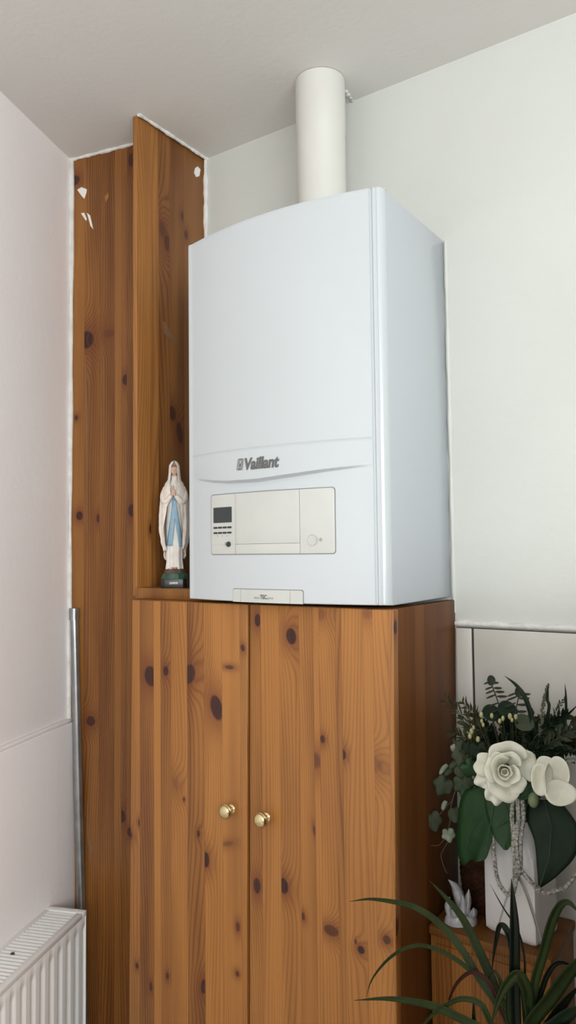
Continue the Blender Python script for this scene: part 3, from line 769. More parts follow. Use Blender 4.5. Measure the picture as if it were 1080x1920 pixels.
# vase: flat-faced white ceramic with rounded shoulders
VC = Vector((.151, -.0935, LZ)); va = -.19
def VV(x, y, z): return Vector((VC.x+x*cos(va)-y*sin(va), VC.y+x*sin(va)+y*cos(va), VC.z+z))
vw = [(0, .044), (.004, .0475), (.02, .0478), (.115, .0478), (.135, .046), (.150, .0425), (.163, .035), (.173, .026), (.19, .022), (.205, .023)]
vd = [(0, .036), (.004, .040), (.02, .0405), (.115, .0405), (.135, .039), (.150, .036), (.163, .031), (.173, .024), (.19, .021), (.205, .022)]
def tl(z, T):
    for (a, b), (c_, d) in zip(T, T[1:]):
        if z <= c_: return b+(d-b)*(z-a)/(c_-a)
    return T[-1][1]
def vas(a, t):
    z = .205*t; A, B = tl(z, vw), tl(z, vd); th = 2*PI*a; n = 16 if z < .145 else 5 if z < .17 else 2.4
    k = (abs(cos(th))**n+abs(sin(th))**n)**(-1/n); return VV(A*k*cos(th), B*k*sin(th), z)
mb = MB(); mb.grid(vas, 72, 42, cu=True)
mb.f.append(tuple(reversed([i*42 for i in range(72)])))
tag(mb.build('vase', ceramic, solid=0), 'white square-sided ceramic vase holding the artificial flower arrangement', 'vase')

# brown wicker basket behind the vase
BC = Vector((.075, -.052, LZ))
def bsk(a, t):
    th = 2*PI*a; r = .033+.012*sin(PI*min(1, t*1.05)*.8+.2)+.0016*sin(th*18+PI*(int(t*24) % 2))
    return BC+Vector((r*cos(th), r*sin(th)*.85, .002+.135*t))
mb = MB(); mb.grid(bsk, 120, 49, cu=True); mb.f.append(tuple(reversed([i*49 for i in range(120)])))
tag(mb.build('wicker_basket', wicker_m, solid=.002), 'dark brown woven wicker basket partly hidden behind the white vase', 'basket')

# flame / swan shaped ceramic ornament
OC = Vector((.056, -.128, LZ))
root = thing('ceramic_ornament', 'small glossy white ceramic ornament with upright curled leaves, left of the vase', 'ornament', tuple(OC))
def O(x, y, z): 
    a = .60; return Vector((OC.x+x*cos(a)-y*sin(a), OC.y+x*sin(a)+y*cos(a), OC.z+z))
mb = MB(); mb.grid(lambda a, t: O((.0285-.006*t*t)*(1+.05*sin(2*PI*a*5))*cos(2*PI*a)*(1 if t < .95 else .6), (.0170-.004*t*t)*(1+.05*cos(2*PI*a*6))*sin(2*PI*a)*(1 if t < .95 else .6), .0005+.016*t+.002*sin(2*PI*a*3)*t), 40, 10, cu=True)
mb.build('base', ceramic2, root)
def curl(pts, wd, nrm, name):
    n = 20; c_ = spline(pts, n); m_ = MB()
    def f(a, b):
        i = int(round(a*(n-1))); p = c_[i]; t = (c_[min(n-1, i+1)]-c_[max(0, i-1)]).normalized()
        sd = t.cross(Vector(nrm)).normalized(); ww = wd*(sin(PI*min(1, a*.80+.20))**1.3)*(1 if a < .97 else .1); q = (b-.5)*2
        return p+sd*ww*q*.5+Vector(nrm)*(q*q*ww*.55)
    m_.grid(f, n, 7); return m_.build(name, ceramic2, root, solid=.0012)
cn = -(O(0, -1, 0)-O(0, 0, 0)).normalized()*-1
curl([O(.004, 0, .012), O(.000, 0, .040), O(-.008, 0, .060), O(-.022, 0, .076)], .020, tuple(-cn), 'wing')
curl([O(.008, -.002, .010), O(.013, -.002, .035), O(.014, -.002, .060)], .016, tuple(-cn), 'petal')
curl([O(.002, -.006, .010), O(.004, -.007, .03), O(.002, -.006, .052)], .015, tuple(-cn), 'petal')
curl([O(-.020, -.002, .010), O(-.022, -.002, .03), O(-.020, -.002, .047)], .012, tuple(-cn), 'petal')
curl([O(-.010, -.006, .010), O(-.012, -.007, .02), O(-.012, -.006, .036)], .014, tuple(-cn), 'petal')
curl([O(.020, -.002, .008), O(.023, -.003, .018), O(.021, -.003, .028)], .015, tuple(-cn), 'petal')

# ------------------------------------------------------------------ flower arrangement (every stem a thing)
TOC = Vector((.55, -.83, .05)).normalized()                            # roughly out of the corner into the room
def leafsheet(mid, lft, rgt, cup=.12, n=22, rows=5, nrm=TOC):
    M_, A_, B_ = spline(mid, n), spline(lft, n), spline(rgt, n); m_ = MB()
    def f(a, b):
        i = int(round(a*(n-1))); q = (b-.5)*2; c_ = M_[i]; e = A_[i] if q < 0 else B_[i]
        return c_.lerp(e, abs(q))+nrm*(cup*abs(q)**1.5*(e-c_).length-.0015*math.exp(-(q/.12)**2))
    m_.grid(f, n, rows*2+1); return m_
def pp(l, Y): 
    return [P(a, b, Y=(Y if not isinstance(Y, (list, tuple)) else Y[0]+(Y[1]-Y[0])*i/(len(l)-1))) for i, (a, b) in enumerate(l)]
NECK = VC+Vector((0, 0, .200))
def stem_to(m_, p, r=.0012, bulge=.02):
    p = Vector(p); a = NECK+Vector((0, 0, -.03)); mid = a.lerp(p, .5)+Vector((0, 0, bulge))
    m_.tube([tuple(x) for x in spline([a, mid, p], 10)], r, 6); return m_

def petal(m_, c, n, up, a0, aw, r0, r1, h, pw=1.5, curl_=0, wav=0, nu=13, nv=9, x_=0):
    """cup shaped petal round axis n at c"""
    n = Vector(n).normalized(); e1 = (Vector(up)-n*Vector(up).dot(n)).normalized(); e2 = n.cross(e1)
    def f(a, t):
        th = a0+(a-.5)*aw*(.35+.65*sin(PI*min(.5, t*.62+.12))*1.0); 
        edge = (2*a-1)
        tt = t*(1-.22*abs(edge)**2.5)
        r = r0+(r1-r0)*tt**pw+curl_*max(0, tt-.75)*r1+wav*(sin(a*9+a0*5)+.6*sin(a*17+a0*3))*tt
        hh = h*(tt-curl_*.9*max(0, tt-.78)**1.3*2)
        return c+n*(hh+wav*1.2*sin(a*13+a0*7)*tt*tt)+(e1*cos(th)+e2*sin(th))*r
    m_.grid(f, nu, nv); return m_
# rose
RC = P(950, 1446, Y=-.19); rn = Vector((.35, -.88, .12)).normalized()
root = thing('rose', 'large open cream-white artificial rose at the centre of the arrangement', 'flower', tuple(RC))
upv = Vector((0, 0, 1)); rq = rn.cross(upv).normalized()               # to the right as seen from the room
cR = RC-rn*.012
def rpetal(dx, dz, a0, aw, r0, r1, h, pw=1., cu_=.5, wav=.0018):
    # a0 measured clockwise from straight up
    k = .86; petal(MB(), cR+rq*dx+Vector((0, 0, dz)), rn, upv, -a0, aw, r0*k, r1*k, h*.95, pw, cu_, min(wav, r1*.035), nu=19, nv=13).build('petal', petal_m, root, solid=.0009)
for q in range(3): rpetal(.004, .001, q*2.1+.3, 2.7, .0035, .0062, .036, 1.0, .25)
for q in range(3): rpetal(.004, .001, q*2.1+1.3, 2.4, .0055, .0125, .036, 1.0, .35)
rpetal(.004, 0, 1.75, 1.9, .007, .0250, .036, .9, .5)                  # right inner petal standing up
rpetal(.002, 0, 3.6, 2.6, .007, .0230, .031, .9, .6)
rpetal(.001, .002, 5.5, 2.2, .008, .0270, .033, .85, .6)
rpetal(.000, .004, .35, 1.9, .008, .0300, .033, .85, .6)
rpetal(-.002, .006, .0, 2.2, .010, .0430, .026, .75, .7)               # big top petal
rpetal(-.004, .000, 5.0, 1.9, .010, .0400, .024, .85, .7)
rpetal(-.002, -.004, 3.5, 2.0, .010, .0420, .022, .9, .8)
rpetal(.004, -.002, 2.4, 1.3, .010, .0400, .020, .9, .6)
rpetal(.004, .002, 1.35, 1.25, .012, .0580, .014, .85, .5)             # outer right
rpetal(-.006, .002, 4.85, .95, .014, .0560, .012, .85, .8, .003)       # outer left, crumpled
rpetal(-.006, .000, 4.35, .75, .014, .0560, .008, .85, .9, .002)
rpetal(-.004, -.004, 3.75, .80, .014, .0540, .010, .85, .9, .002)      # lower left lip
MB().ball(cR+rn*.008+rq*.004, .006).build('heart', mat('rose_heart', (.55, .56, .28), .6), root)
stem_to(MB(), cR-rn*.002, .0022, .01).build('stem', sprig_m, root)
# second flower: four round cupped petals
def disc(c, n, up, rx, ry, cup, rim=.0):
    n = Vector(n).normalized(); e1 = (Vector(up)-n*Vector(up).dot(n)).normalized(); e2 = n.cross(e1); c = Vector(c)
    m_ = MB(); m_.grid(lambda a, t: c+(e1*ry*cos(2*PI*a)+e2*rx*sin(2*PI*a))*t*(1+.03*sin(6*PI*a))+n*(cup*t*t-rim*max(0, t-.8)*cup*3+cup*.08*sin(8*PI*a)*t), 30, 9, cu=True)
    return m_
FC = P(1034, 1470, Y=-.185)
root = thing('magnolia_flower', 'cream flower with few rounded petals, right of the large rose', 'flower', tuple(FC))
for (a, b, Y, rx, ry, cup, n_) in ((1049, 1451, -.180, .0190, .0260, .010, (-.15, -.97, .25)), (1050, 1489, -.200, .0240, .0200, .009, (.25, -.75, .55)),
                                 (1021, 1459, -.205, .0115, .0245, .010, (.95, -.25, .0)), (1014, 1460, -.192, .0160, .0250, .009, (.35, -.9, .1)), (1024, 1432, -.175, .0150, .0110, .005, (.1, -.85, .5))):
    disc(P(a, b, Y=Y), n_, (0, 0, 1), rx, ry, cup, .5).build('petal', petal_m, root, solid=.001)
stem_to(MB(), FC+Vector((0, .02, 0)), .002, .01).build('stem', sprig_m, root)

# two big leaves
root = thing('broad_leaf', 'broad dark green lobed leaf hanging below the rose on its left', 'leaf', tuple(P(900, 1490, Y=-.15)))
mid = pp([(925, 1478), (915, 1520), (905, 1565), (896, 1600), (893, 1615)], (-.150, -.175))
lf = pp([(900, 1472), (866, 1488), (856, 1545), (856, 1596), (868, 1621), (880, 1610), (892, 1617)], (-.140, -.165))
rt = pp([(952, 1474), (966, 1500), (962, 1530), (928, 1556), (919, 1585), (910, 1610), (894, 1616)], (-.150, -.175))
m_ = leafsheet(mid, lf, rt, .10, 30)
mid2 = pp([(935, 1480), (950, 1530), (951, 1575), (947, 1594)], (-.154, -.172)); l2 = pp([(905, 1490), (915, 1540), (928, 1572), (944, 1593)], (-.155, -.172)); r2 = pp([(965, 1476), (986, 1510), (976, 1560), (951, 1594)], (-.154, -.172))
m2 = leafsheet(mid2, l2, r2, .08, 20); k_ = len(m_.v); m_.v += m2.v; m_.f += [tuple(i+k_ for i in f) for f in m2.f]
m_.build('blade', leaf_m, root, solid=.0008)
stem_to(MB(), P(930, 1482, Y=-.150), .0018, .0).build('stem', sprig_m, root)
vn = MB()
vn.tube(pp([(928, 1482), (924, 1520), (917, 1560), (911, 1598)], (-.1535, -.1785)), .0007, 5)
vn.tube(pp([(925, 1515), (900, 1530), (880, 1560), (872, 1600)], (-.157, -.168)), .0005, 5); vn.tube(pp([(946, 1500), (955, 1540), (950, 1585)], (-.156, -.176)), .0005, 5)
vn.build('veins', mat('vein_green', (.028, .085, .032), .5), root)
root = thing('broad_leaf', 'very dark pointed leaf hanging to the right of the garland', 'leaf', tuple(P(1030, 1520, Y=-.15)))
mid = pp([(1022, 1500), (1034, 1550), (1030, 1610), (1012, 1662)], (-.150, -.190))
lf = pp([(990, 1496), (984, 1530), (1000, 1575), (1006, 1625), (1009, 1660)], (-.145, -.185))
rt = pp([(1050, 1500), (1082, 1550), (1078, 1600), (1045, 1640), (1014, 1664)], (-.140, -.185))
leafsheet(mid, lf, rt, .14, 30).build('blade', leaf2_m, root, solid=.0008)
stem_to(MB(), P(1022, 1502, Y=-.150), .0018, .0).build('stem', sprig_m, root)
MB().tube(pp([(1022, 1502), (1034, 1550), (1030, 1610), (1013, 1660)], (-.1535, -.1935)), .0007, 5).build('vein', mat('vein_dark', (.016, .042, .024), .5), root)

# ivy
def ivyleaf(c, size, rot, n=(.5, -.85, .1), lobes=5, squash=1.0):
    n = Vector(n).normalized(); e1 = n.cross(Vector((0, 0, 1))).normalized()*-1; e2 = Vector((0, 0, 1)); e2 = (e2-n*e2.dot(n)).normalized()
    e1, e2 = e1*cos(rot)+e2*sin(rot), e2*cos(rot)-e1*sin(rot); c = Vector(c)
    def rr(th):
        if lobes == 0: return (.62+.38*cos(th))*(1-.35*math.exp(-((th-PI)/.3)**2)-.35*math.exp(-((th+PI)/.3)**2)) if True else 0
        k = 0
        for lc, la, lw_ in ((0, 1, .42), (1.15, .82, .40), (-1.15, .82, .40), (2.25, .58, .42), (-2.25, .58, .42)): k = max(k, la*max(0, 1-abs(th-lc)/(lw_*2.1)))
        return .60+.42*k-.20*math.exp(-((abs(th)-PI)/.3)**2)
    m_ = MB()
    def f(a, t):
        th = -PI+2*PI*a; r = rr(th)*size*t
        return c+e1*(r*sin(th)*squash)-e2*(r*cos(th))+n*(.10*size*t*t*cos(3*th)-.12*size*t*t)
    m_.grid(f, 44, 6, cu=True); return m_
root = thing('ivy_trail', 'trailing ivy stem with grey-green lobed leaves hanging over the left side', 'ivy', tuple(P(865, 1440, Y=-.10)))
st = MB()
st.tube([tuple(v) for v in spline([NECK+Vector((0, 0, -.03)), NECK+Vector((-.03, .0, .045)), P(868, 1440, Y=-.12), P(858, 1470, Y=-.13), P(846, 1510, Y=-.13), P(843, 1545, Y=-.13), P(836, 1560, Y=-.13)], 30)], .0010, 6)
st.tube([tuple(v) for v in spline([P(848, 1500, Y=-.13), P(835, 1515, Y=-.13), P(822, 1530, Y=-.135)], 8)], .0007, 5)
st.build('stem', stem_m, root)
for (a, b, s_, ro, lb, mm, sq) in ((833, 1471, .022, -.6, 5, ivy_m, 1), (870, 1468, .023, .3, 5, ivy_m, 1), (853, 1520, .021, .15, 0, ivy_m, .9), (811, 1537, .0215, .25, 5, ivy_m, .95), (841, 1564, .0150, .15, 5, ivyp_m, .95), (866, 1415, .022, -.3, 5, ivy_m, .9), (880, 1438, .022, .9, 5, leaf_m, .9), (845, 1445, .014, -.9, 0, ivy_m, .5), (876, 1395, .018, .4, 0, leaf2_m, .9), (897, 1405, .020, .1, 5, leaf2_m, 1),
                                 (836, 1437, .018, -.7, 0, ivyp_m, .35), (864, 1440, .017, .1, 0, ivy_m, 1), (835, 1505, .014, -.4, 0, ivyp_m, .45), (858, 1430, .018, -1.0, 0, ivy_m, .5), (872, 1480, .016, -.4, 5, leaf_m, .8),
                                 (850, 1400, .016, .6, 0, ivyp_m, .6), (862, 1392, .015, .2, 0, ivy_m, .8)):
    ivyleaf(P(a, b, Y=-.135-.0001*(a-800)), s_, ro, lobes=lb, squash=sq).build('leaf', mm, root, solid=.0006)
for pts in (((836, 1570), (822, 1585), (808, 1586), (806, 1598), (808, 1620)), ((842, 1575), (832, 1592), (827, 1604), (832, 1625), (838, 1637))):
    st = MB().tube([tuple(v) for v in spline(pp(list(pts), -.13), 16)], .0006, 5)
    st.build('root_tendril', mat('tendril', (.16, .11, .08), .7), root)

# small sprigs
rd = random.Random(21)
def sprig(name, label, cat, base, tip, ln=.016, cnt=26, w_=.0016, m_=sprig_m, bend=.01, group=None, ang=.8, parts=True):
    base = Vector(base); tip = Vector(tip); root = thing(name, label, cat, tuple(base), group)
    mid = base.lerp(tip, .5)+Vector((0, 0, bend)); c_ = spline([NECK+Vector((0, 0, -.03)), base, mid, tip], 30)
    MB().tube([tuple(p) for p in c_], [.0011*(1-.6*i/29) for i in range(30)], 5).build('stem', stem_m, root)
    nd = MB()
    for i in range(cnt):
        t = .40+.6*i/(cnt-1); k = t*29; j = min(28, int(k)); p = c_[j].lerp(c_[j+1], k-j); tn = (c_[j+1]-c_[j]).normalized()
        o = tn.orthogonal().normalized(); o = (Matrix.Rotation(rd.uniform(0, 6.28), 3, tn) @ o)
        d = (tn*cos(ang)+o*sin(ang)).normalized(); l = ln*(1-.45*i/cnt)*rd.uniform(.75, 1.15); sd = d.cross(TOC).normalized()
        q = p+d*l; mdl = p+d*l*.5+sd*w_; mdr = p+d*l*.5-sd*w_; lift = TOC*w_*.6
        b_ = len(nd.v); nd.v += [p, mdl+lift, q, mdr+lift, p+d*l*.5]; nd.f += [(b_, b_+1, b_+4), (b_+1, b_+2, b_+4), (b_+2, b_+3, b_+4), (b_+3, b_, b_+4)]
    o = nd.build('needles', m_, root, smooth=False, solid=.0004); o['kind'] = 'stuff'
    return root
B0 = lambda a, b, Y=-.12: P(a, b, Y=Y)
sprig('needle_sprig', 'needle-leaved sprig reaching furthest left across the cupboard edge', 'greenery', B0(905, 1400), B0(836, 1312, -.15), .030, 30)
sprig('needle_sprig', 'needle-leaved sprig just left of the cream berries, pointing up-left', 'greenery', B0(915, 1400), B0(868, 1318, -.12), .028, 30)
sprig('needle_sprig', 'low needle sprig spreading level to the left above the ivy', 'greenery', B0(900, 1415), B0(846, 1372, -.13), .028, 30)
sprig('fern_sprig', 'dark fern-like sprig leaning right behind the smaller flower', 'greenery', B0(990, 1410), B0(1062, 1338, -.12), .026, 50, .0030, leaf2_m)
sprig('fern_sprig', 'fern sprig at the right photo edge with greyish leaflets', 'greenery', B0(1010, 1420), B0(1095, 1365, -.14), .028, 50, .0036, ivy_m)
sprig('fern_sprig', 'short broad fern sprig upright behind the rose', 'greenery', B0(950, 1410), B0(958, 1350, -.13), .026, 56, .0036, leaf2_m)
sprig('fern_sprig', 'pale feathery frond pointing up-right near the top right blade', 'greenery', B0(1020, 1400), B0(1058, 1308, -.11), .012, 34, .0012, ivy_m)
sprig('fern_sprig', 'dark mossy sprig level behind the smaller flower', 'greenery', B0(985, 1425, -.13), B0(1075, 1420, -.14), .026, 60, .0036, leaf2_m)
sprig('fern_sprig', 'dark mossy sprig lying left of the rose', 'greenery', B0(930, 1425, -.13), B0(872, 1412, -.14), .024, 56, .0034, sprig_m)
sprig('fern_sprig', 'mossy sprig rising between the eucalyptus and the heather spike', 'greenery', B0(965, 1420, -.10), B0(1000, 1345, -.10), .026, 56, .0030, sprig_m)
sprig('fern_sprig', 'broad dark sprig leaning left behind the berries', 'greenery', B0(935, 1420, -.09), B0(890, 1345, -.08), .026, 56, .0034, leaf2_m)
sprig('fern_sprig', 'broad dark sprig in the far right behind the flowers', 'greenery', B0(1010, 1420, -.08), B0(1045, 1362, -.07), .028, 60, .0040, leaf2_m)
for (a0, b0, a1, b1, Y, l_, mm, lab) in ((940, 1415, 905, 1372, -.10, .030, leaf2_m, 'dense dark sprig directly behind the upper left of the rose'), (960, 1405, 985, 1372, -.10, .030, leaf2_m, 'dense dark sprig directly behind the top right of the rose'),
        (985, 1420, 1035, 1392, -.09, .032, leaf2_m, 'dense dark sprig above the smaller flower'), (1010, 1430, 1085, 1395, -.09, .032, sprig_m, 'olive sprig above the smaller flower at the photo edge'),
        (925, 1425, 880, 1392, -.09, .028, sprig_m, 'olive sprig between the berries and the ivy'), (1000, 1400, 1030, 1350, -.08, .028, sprig_m, 'olive tuft at the foot of the heather spike')):
    sprig('fern_sprig', lab, 'greenery', B0(a0, b0, Y), B0(a1, b1, Y), l_, 80, .0046, mm, ang=1.1)
sprig('heather_spike', 'upright fuzzy green heather spike right of the long curved blade', 'greenery', B0(1008, 1400), B0(1027, 1284, -.11), .008, 90, .0016, mat('heather', (.16, .17, .11), .7), ang=.7)
sprig('silver_sprig', 'pale silvery bristly sprig at the right, beside the smaller flower', 'greenery', B0(1050, 1440, -.16), B0(1092, 1430, -.19), .010, 80, .0012, mat('silver_leaf', (.36, .37, .33), .6), ang=1.2)
# eucalyptus
for (pts, lab) in ((((945, 1385), (940, 1340), (930, 1305), (921, 1282)), 'taller eucalyptus stem with paired oval leaves, left of the centre'), (((958, 1385), (964, 1345), (970, 1318), (973, 1304)), 'shorter eucalyptus stem with small leaves beside the long curved blade')):
    c_ = spline(pp(list(pts), -.12), 20); root = thing('eucalyptus_stem', lab, 'greenery', tuple(c_[0]))
    MB().tube([tuple(p) for p in spline([NECK+Vector((0, 0, -.03))]+c_[::4]+[c_[-1]], 24)], .0011, 6).build('stem', euca_m, root)
    nl = 7 if pts[0][0] < 950 else 4
    for i in range(nl):
        p = c_[5+int(14*i/(nl-1))] if nl > 4 else c_[8+int(11*i/(nl-1))]; sz = (.0135-.0010*i) if nl > 4 else .0115
        for s in (-1, 1):
            d = Vector((.83*s, .55*s, .12)); disc(p+d*sz*.9, (.25*s, -.35, .95), d, .0036, sz*.85, .001).build('leaf', euca_m, root, solid=.0005)
    disc(c_[-1]+Vector((0, 0, .006)), (.4, -.9, 0), (0, 0, 1), .007, .009, .002).build('leaf', euca_m, root, solid=.0005)
rd2 = random.Random(5)
for (a0, b0, a1, b1, Y, mm, lab) in ((915, 1425, 868, 1350, -.105, ivy_m, 'grey-green leafy sprig rising past the left berries'), (925, 1420, 900, 1345, -.10, sprig_m, 'olive leafy sprig among the left berries'),
        (960, 1410, 948, 1350, -.095, euca_m, 'leafy sprig between berries and eucalyptus'), (985, 1415, 992, 1352, -.095, ivy_m, 'grey-green leafy sprig left of the heather spike'),
        (1010, 1425, 1050, 1365, -.10, ivy_m, 'grey-green leafy sprig above the smaller flower'), (1030, 1430, 1078, 1345, -.10, sprig_m, 'olive leafy sprig at the right photo edge'),
        (900, 1440, 858, 1395, -.12, ivy_m, 'pale leafy sprig low on the left over the ivy'), (1040, 1440, 1090, 1400, -.12, leaf2_m, 'dark leafy sprig low at the right photo edge')):
    A_, B_ = P(a0, b0, Y=Y), P(a1, b1, Y=Y-.01); root = thing('leafy_sprig', lab, 'greenery', tuple(A_)); c_ = spline([NECK+Vector((0, 0, -.03)), A_, A_.lerp(B_, .5)+Vector((0, -.004, .004)), B_], 24)
    MB().tube([tuple(p) for p in c_], .0009, 5).build('stem', stem_m, root)
    for i in range(10):
        p = c_[9+int(14*i/9)]; d = Vector((rd2.uniform(-1, 1), rd2.uniform(-.8, .1), rd2.uniform(-.2, 1))).normalized(); sz = rd2.uniform(.007, .0105)
        disc(p+d*sz, (rd2.uniform(-.5, .6), -.8, rd2.uniform(-.2, .8)), d, sz*.48, sz, .002).build('leaf', mm, root, solid=.0004)
# round dark leaves
for (a, b, lab) in ((922, 1338, 'round dark leaf left of the taller eucalyptus stem'), (951, 1331, 'round dark leaf right of the taller eucalyptus stem'), (982, 1356, 'rounded grey-green leaf at the foot of the curved blade')):
    p = P(a, b, Y=-.125); root = thing('round_leaf', lab, 'leaf', tuple(p))
    disc(p, (.4, -.75, .5), (.3, .2, 1), .017, .0145, .003).build('blade', leaf2_m if b < 1350 else ivy_m, root, solid=.0006); stem_to(MB(), p, .001, .0).build('stem', sprig_m, root)
# berries
for (cl_, lab) in ((((902, 1340), (906, 1359), (903, 1352)), 'three cream berries left of the round leaves'), (((922, 1342), (937, 1352), (943, 1347)), 'cream berries in front of the taller eucalyptus stem'),
                   (((881, 1380), (896, 1386), (884, 1371), (888, 1364)), 'lower left cluster of cream berries'), (((960, 1350), (967, 1344), (956, 1343)), 'cream buds between the two eucalyptus stems')):
    p0 = P(*cl_[0], Y=-.14); root = thing('berry_sprig', lab, 'berries', tuple(p0)); st = MB()
    for (a, b) in cl_:
        p = P(a, b, Y=-.145); MB().ball(p, .0026+.0005*((a*7+b*3)%3), 1, 1, 1.5).build('berry', berry_m, root); stem_to(st, p-Vector((0, 0, .004)), .0006, .0)
    st.build('stem', sprig_m, root)
# bud below the smaller flower
p = P(1000, 1500, Y=-.17); root = thing('green_bud', 'greenish closed bud just left below the smaller flower', 'flower bud', tuple(p))
MB().ball(p, .010, .9, .9, 1.25).build('bud', mat('bud_green', (.20, .25, .13), .5), root)
disc(p+Vector((-.012, 0, .012)), (.3, -.9, .2), (.5, 0, .8), .009, .016, .004).build('sepal', leaf_m, root, solid=.0006); stem_to(MB(), p, .0012, .0).build('stem', sprig_m, root)

def blade(pts, wd, name, m_, parent, n=36, tip=.05, face=TOC, base_w=.6):
    c_ = spline(pts, n); mb_ = MB(); rows = []
    def f(a, b):
        i = int(round(a*(n-1))); p = c_[i]; t = (c_[min(n-1, i+1)]-c_[max(0, i-1)]).normalized()
        sd = t.cross(face); sd = sd.normalized() if sd.length > .05 else Vector((1, 0, 0))
        ww = wd*(base_w+(1-base_w)*min(1, a*3))*(1 if a < .5 else max(tip, 1-((a-.5)/.5)**2.2)); q = (b-.5)*2
        return p+sd*ww*.5*q+face*(abs(q)*ww*.20)
    mb_.grid(f, n, 5); return mb_.build(name, m_, parent, solid=.0005)
# grass blades in the arrangement
for (pts, wd, lab) in ((((1000, 1400), (997, 1350), (985, 1310), (968, 1285), (946, 1267)), .0085, 'long dark blade curving up-left above the arrangement'),
                       (((1052, 1400), (1060, 1350), (1061, 1310), (1059, 1281)), .0045, 'thin straight dark blade near the right photo edge'),
                       (((1025, 1350), (1026, 1310), (1028, 1281)), .0052, 'dark blade tip rising along the heather spike'),
                       (((1000, 1395), (1030, 1352), (1060, 1342), (1085, 1320)), .0060, 'dark blade arching right across the ferns')):
    b_ = pp(list(pts), -.118); root = thing('grass_blade', lab, 'grass blade', tuple(b_[0]))
    blade([NECK+Vector((0, 0, -.02))]+b_, wd, 'blade', leaf2_m, root)

# bead garland
root = thing('bead_garland', 'silver beaded garland draped down the front of the white vase', 'garland', tuple(P(968, 1600, Y=-.152)))
def strand(pts, Y, r=.0028, name='strand', k=1.0):
    pl_ = [P(a, b, Y=(Y if not callable(Y) else Y(a, b))) for a, b in pts]; L_ = sum((pl_[i+1]-pl_[i]).length for i in range(len(pl_)-1))
    nb = int(L_/.0011); c_ = spline(pl_, nb); rr = [r*(.74+.26*abs(sin(i*1.25))+rd.uniform(-.06, .08)) for i in range(nb)]
    c_ = [p+Vector((rd.uniform(-1, 1), rd.uniform(-1, 1), rd.uniform(-1, 1)))*r*.09 for p in c_]
    MB().tube([tuple(p) for p in c_], rr, 7).build(name, silver, root)
vf = lambda a, b: -.1525-.0+(-.010 if a < 975 else -.012)
strand([(962, 1494), (960, 1530), (963, 1570), (966, 1610), (965, 1640)], -.172, .0040)
strand([(970, 1496), (972, 1535), (968, 1580), (972, 1620), (974, 1640)], -.176, .0040)
strand([(979, 1492), (981, 1530), (976, 1580), (976, 1622), (969, 1650)], -.172, .0040)
strand([(966, 1545), (962, 1590), (969, 1625), (967, 1655), (963, 1675)], -.178, .0034)
strand([(924, 1555), (926, 1600), (932, 1645), (943, 1668), (954, 1677), (962, 1660), (966, 1638)], -.160, .0036, 'left_swag')
strand([(976, 1630), (992, 1650), (1008, 1667), (1024, 1674), (1042, 1671), (1060, 1664), (1076, 1645), (1092, 1622)], lambda a, b: -.172+.0002*max(0, a-1000), .0040, 'right_swag')
# grey strips laid over the vase as painted leaf-blade shadows
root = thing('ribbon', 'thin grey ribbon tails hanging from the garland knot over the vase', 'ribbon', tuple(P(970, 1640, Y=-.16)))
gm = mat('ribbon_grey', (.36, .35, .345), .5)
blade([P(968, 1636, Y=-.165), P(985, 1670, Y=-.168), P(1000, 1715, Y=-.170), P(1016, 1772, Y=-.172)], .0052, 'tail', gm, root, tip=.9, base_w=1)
blade([P(966, 1640, Y=-.160), P(952, 1678, Y=-.158), P(942, 1710, Y=-.157), P(935, 1735, Y=-.157)], .0036, 'tail', mat('ribbon_pale', (.5, .49, .48), .5), root, tip=.9, base_w=1)

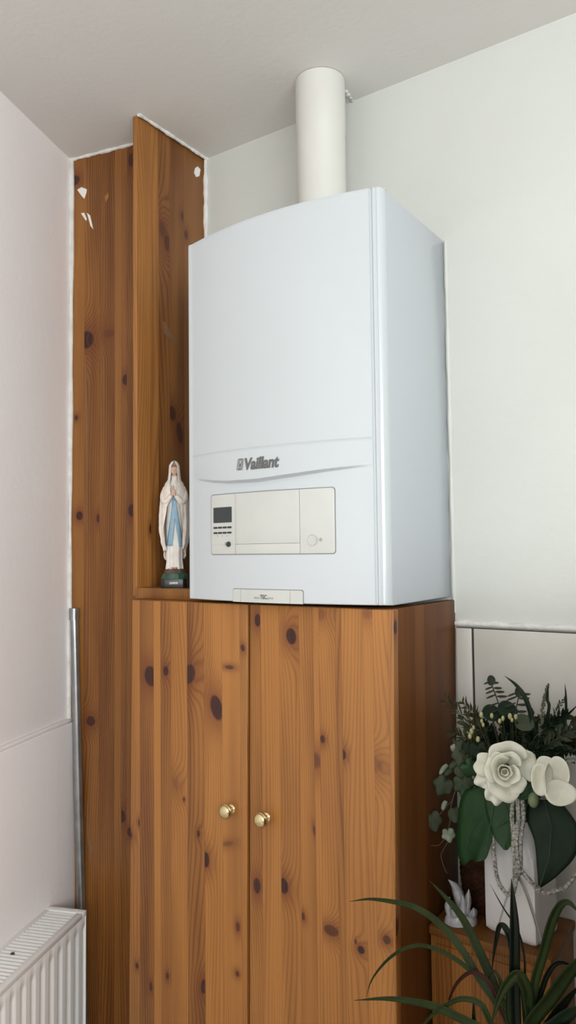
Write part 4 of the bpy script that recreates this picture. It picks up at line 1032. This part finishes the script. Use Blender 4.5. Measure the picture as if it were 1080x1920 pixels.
# ------------------------------------------------------------------ foreground potted plant
PB = Vector((.262, -.46, -.60))
root = thing('strappy_plant', 'potted plant with long arching strap leaves in the lower right foreground', 'plant', (PB.x, PB.y, -.70))
MB().lathe([(.055, 0), (.058, .004), (.075, .10), (.080, .102), (.080, .118), (.074, .118), (.070, .108), (.0, .106)], (PB.x, PB.y, -.725), n=36).build('pot', pot_m, root)
tag(MB().lathe([(.14, 0), (.14, .015), (.03, .03), (.022, .05), (.022, .62), (.05, .645), (.13, .655), (.13, .675), (0, .675)], (PB.x, PB.y, FL), n=32).build('plant_stand', wshelf), 'round wooden plant stand under the strappy plant', 'plant stand')
zc_ = lambda x, y: (640+x/2.4545, 1560+y/2.4545)
BL = [([(780, 950), (760, 860), (640, 680), (540, 520), (440, 410), (340, 345), (240, 320), (130, 308), (40, 320)], .0095, (-.46, -.40), grass_m),
      ([(790, 950), (770, 880), (700, 700), (640, 560), (560, 400), (480, 300), (405, 222)], .0120, (-.46, -.36), grass_m),
      ([(800, 950), (780, 860), (690, 700), (600, 640), (520, 580), (430, 535), (350, 520), (270, 545), (200, 600), (140, 680), (115, 760)], .0060, (-.46, -.42), grass_m),
      ([(740, 960), (640, 900), (540, 850), (430, 800), (320, 775), (200, 765), (60, 775)], .0115, (-.47, -.44), grass_m),
      ([(805, 950), (800, 860), (795, 640), (795, 450), (790, 330), (783, 215)], .0135, (-.47, -.44), grassd_m),
      ([(830, 950), (860, 860), (890, 680), (925, 560), (970, 400), (1010, 330), (1050, 325), (1100, 380)], .0120, (-.46, -.47), grass_m),
      ([(805, 900), (800, 700), (785, 540), (760, 450), (728, 430), (708, 520), (692, 640)], .0080, (-.46, -.44), grassd_m),
      ([(850, 950), (845, 700), (840, 560), (810, 450), (740, 340), (685, 240)], .0026, (-.46, -.43), grassd_m),
      ([(840, 960), (880, 860), (960, 760), (1040, 650), (1120, 570), (1200, 520)], .0180, (-.46, -.50), grass_m),
      ([(890, 960), (865, 820), (850, 720), (810, 655), (760, 700), (720, 780), (690, 890)], .0140, (-.46, -.49), grass_m),
      ([(800, 960), (750, 850), (690, 710), (640, 655), (590, 645), (535, 690), (500, 760), (488, 830)], .0058, (-.46, -.45), grassr_m),
      ([(760, 960), (690, 880), (640, 790), (560, 765), (490, 790), (400, 860), (360, 920)], .0075, (-.46, -.46), grass_m),
      ([(700, 960), (640, 930), (612, 880), (608, 760)], .0075, (-.46, -.45), grassd_m),
      ([(860, 960), (940, 900), (1010, 800), (1100, 700)], .0150, (-.46, -.48), grassd_m),
      ([(860, 960), (850, 800), (840, 690), (835, 640)], .0120, (-.46, -.46), grassd_m),
      ([(820, 960), (900, 780), (950, 650), (1000, 600), (1080, 620)], .0070, (-.46, -.44), grassd_m),
      ([(880, 960), (980, 880), (1060, 820), (1150, 800)], .0200, (-.46, -.50), leaf2_m),
      ([(900, 960), (1000, 910), (1100, 880)], .0200, (-.46, -.48), leaf2_m),
      ([(780, 960), (745, 820), (735, 700), (700, 640), (660, 700)], .0050, (-.46, -.44), grass_m),
      ([(810, 960), (770, 860), (765, 760), (780, 690)], .0080, (-.46, -.47), grass_m)]
for pts, wd, Yr, mm in BL:
    q = [P(*zc_(a, b), Y=Yr[0]+(Yr[1]-Yr[0])*(i/(len(pts)-1))**1.3) for i, (a, b) in enumerate(pts)]
    blade([PB.lerp(q[0], .5)]+q, wd, 'leaf', mm, root, n=44)

GROUPS = {'needle_sprig': 'needle sprigs in the arrangement', 'fern_sprig': 'fern sprigs in the arrangement', 'leafy_sprig': 'leafy sprigs in the arrangement', 'grass_blade': 'grass blades in the arrangement',
          'berry_sprig': 'berry sprigs in the arrangement', 'round_leaf': 'round leaves in the arrangement', 'broad_leaf': 'broad leaves under the flowers', 'eucalyptus_stem': 'eucalyptus stems in the arrangement'}
for o in COL.objects:
    if o.parent is None and o.name.split('.')[0] in GROUPS: o['group'] = GROUPS[o.name.split('.')[0]]
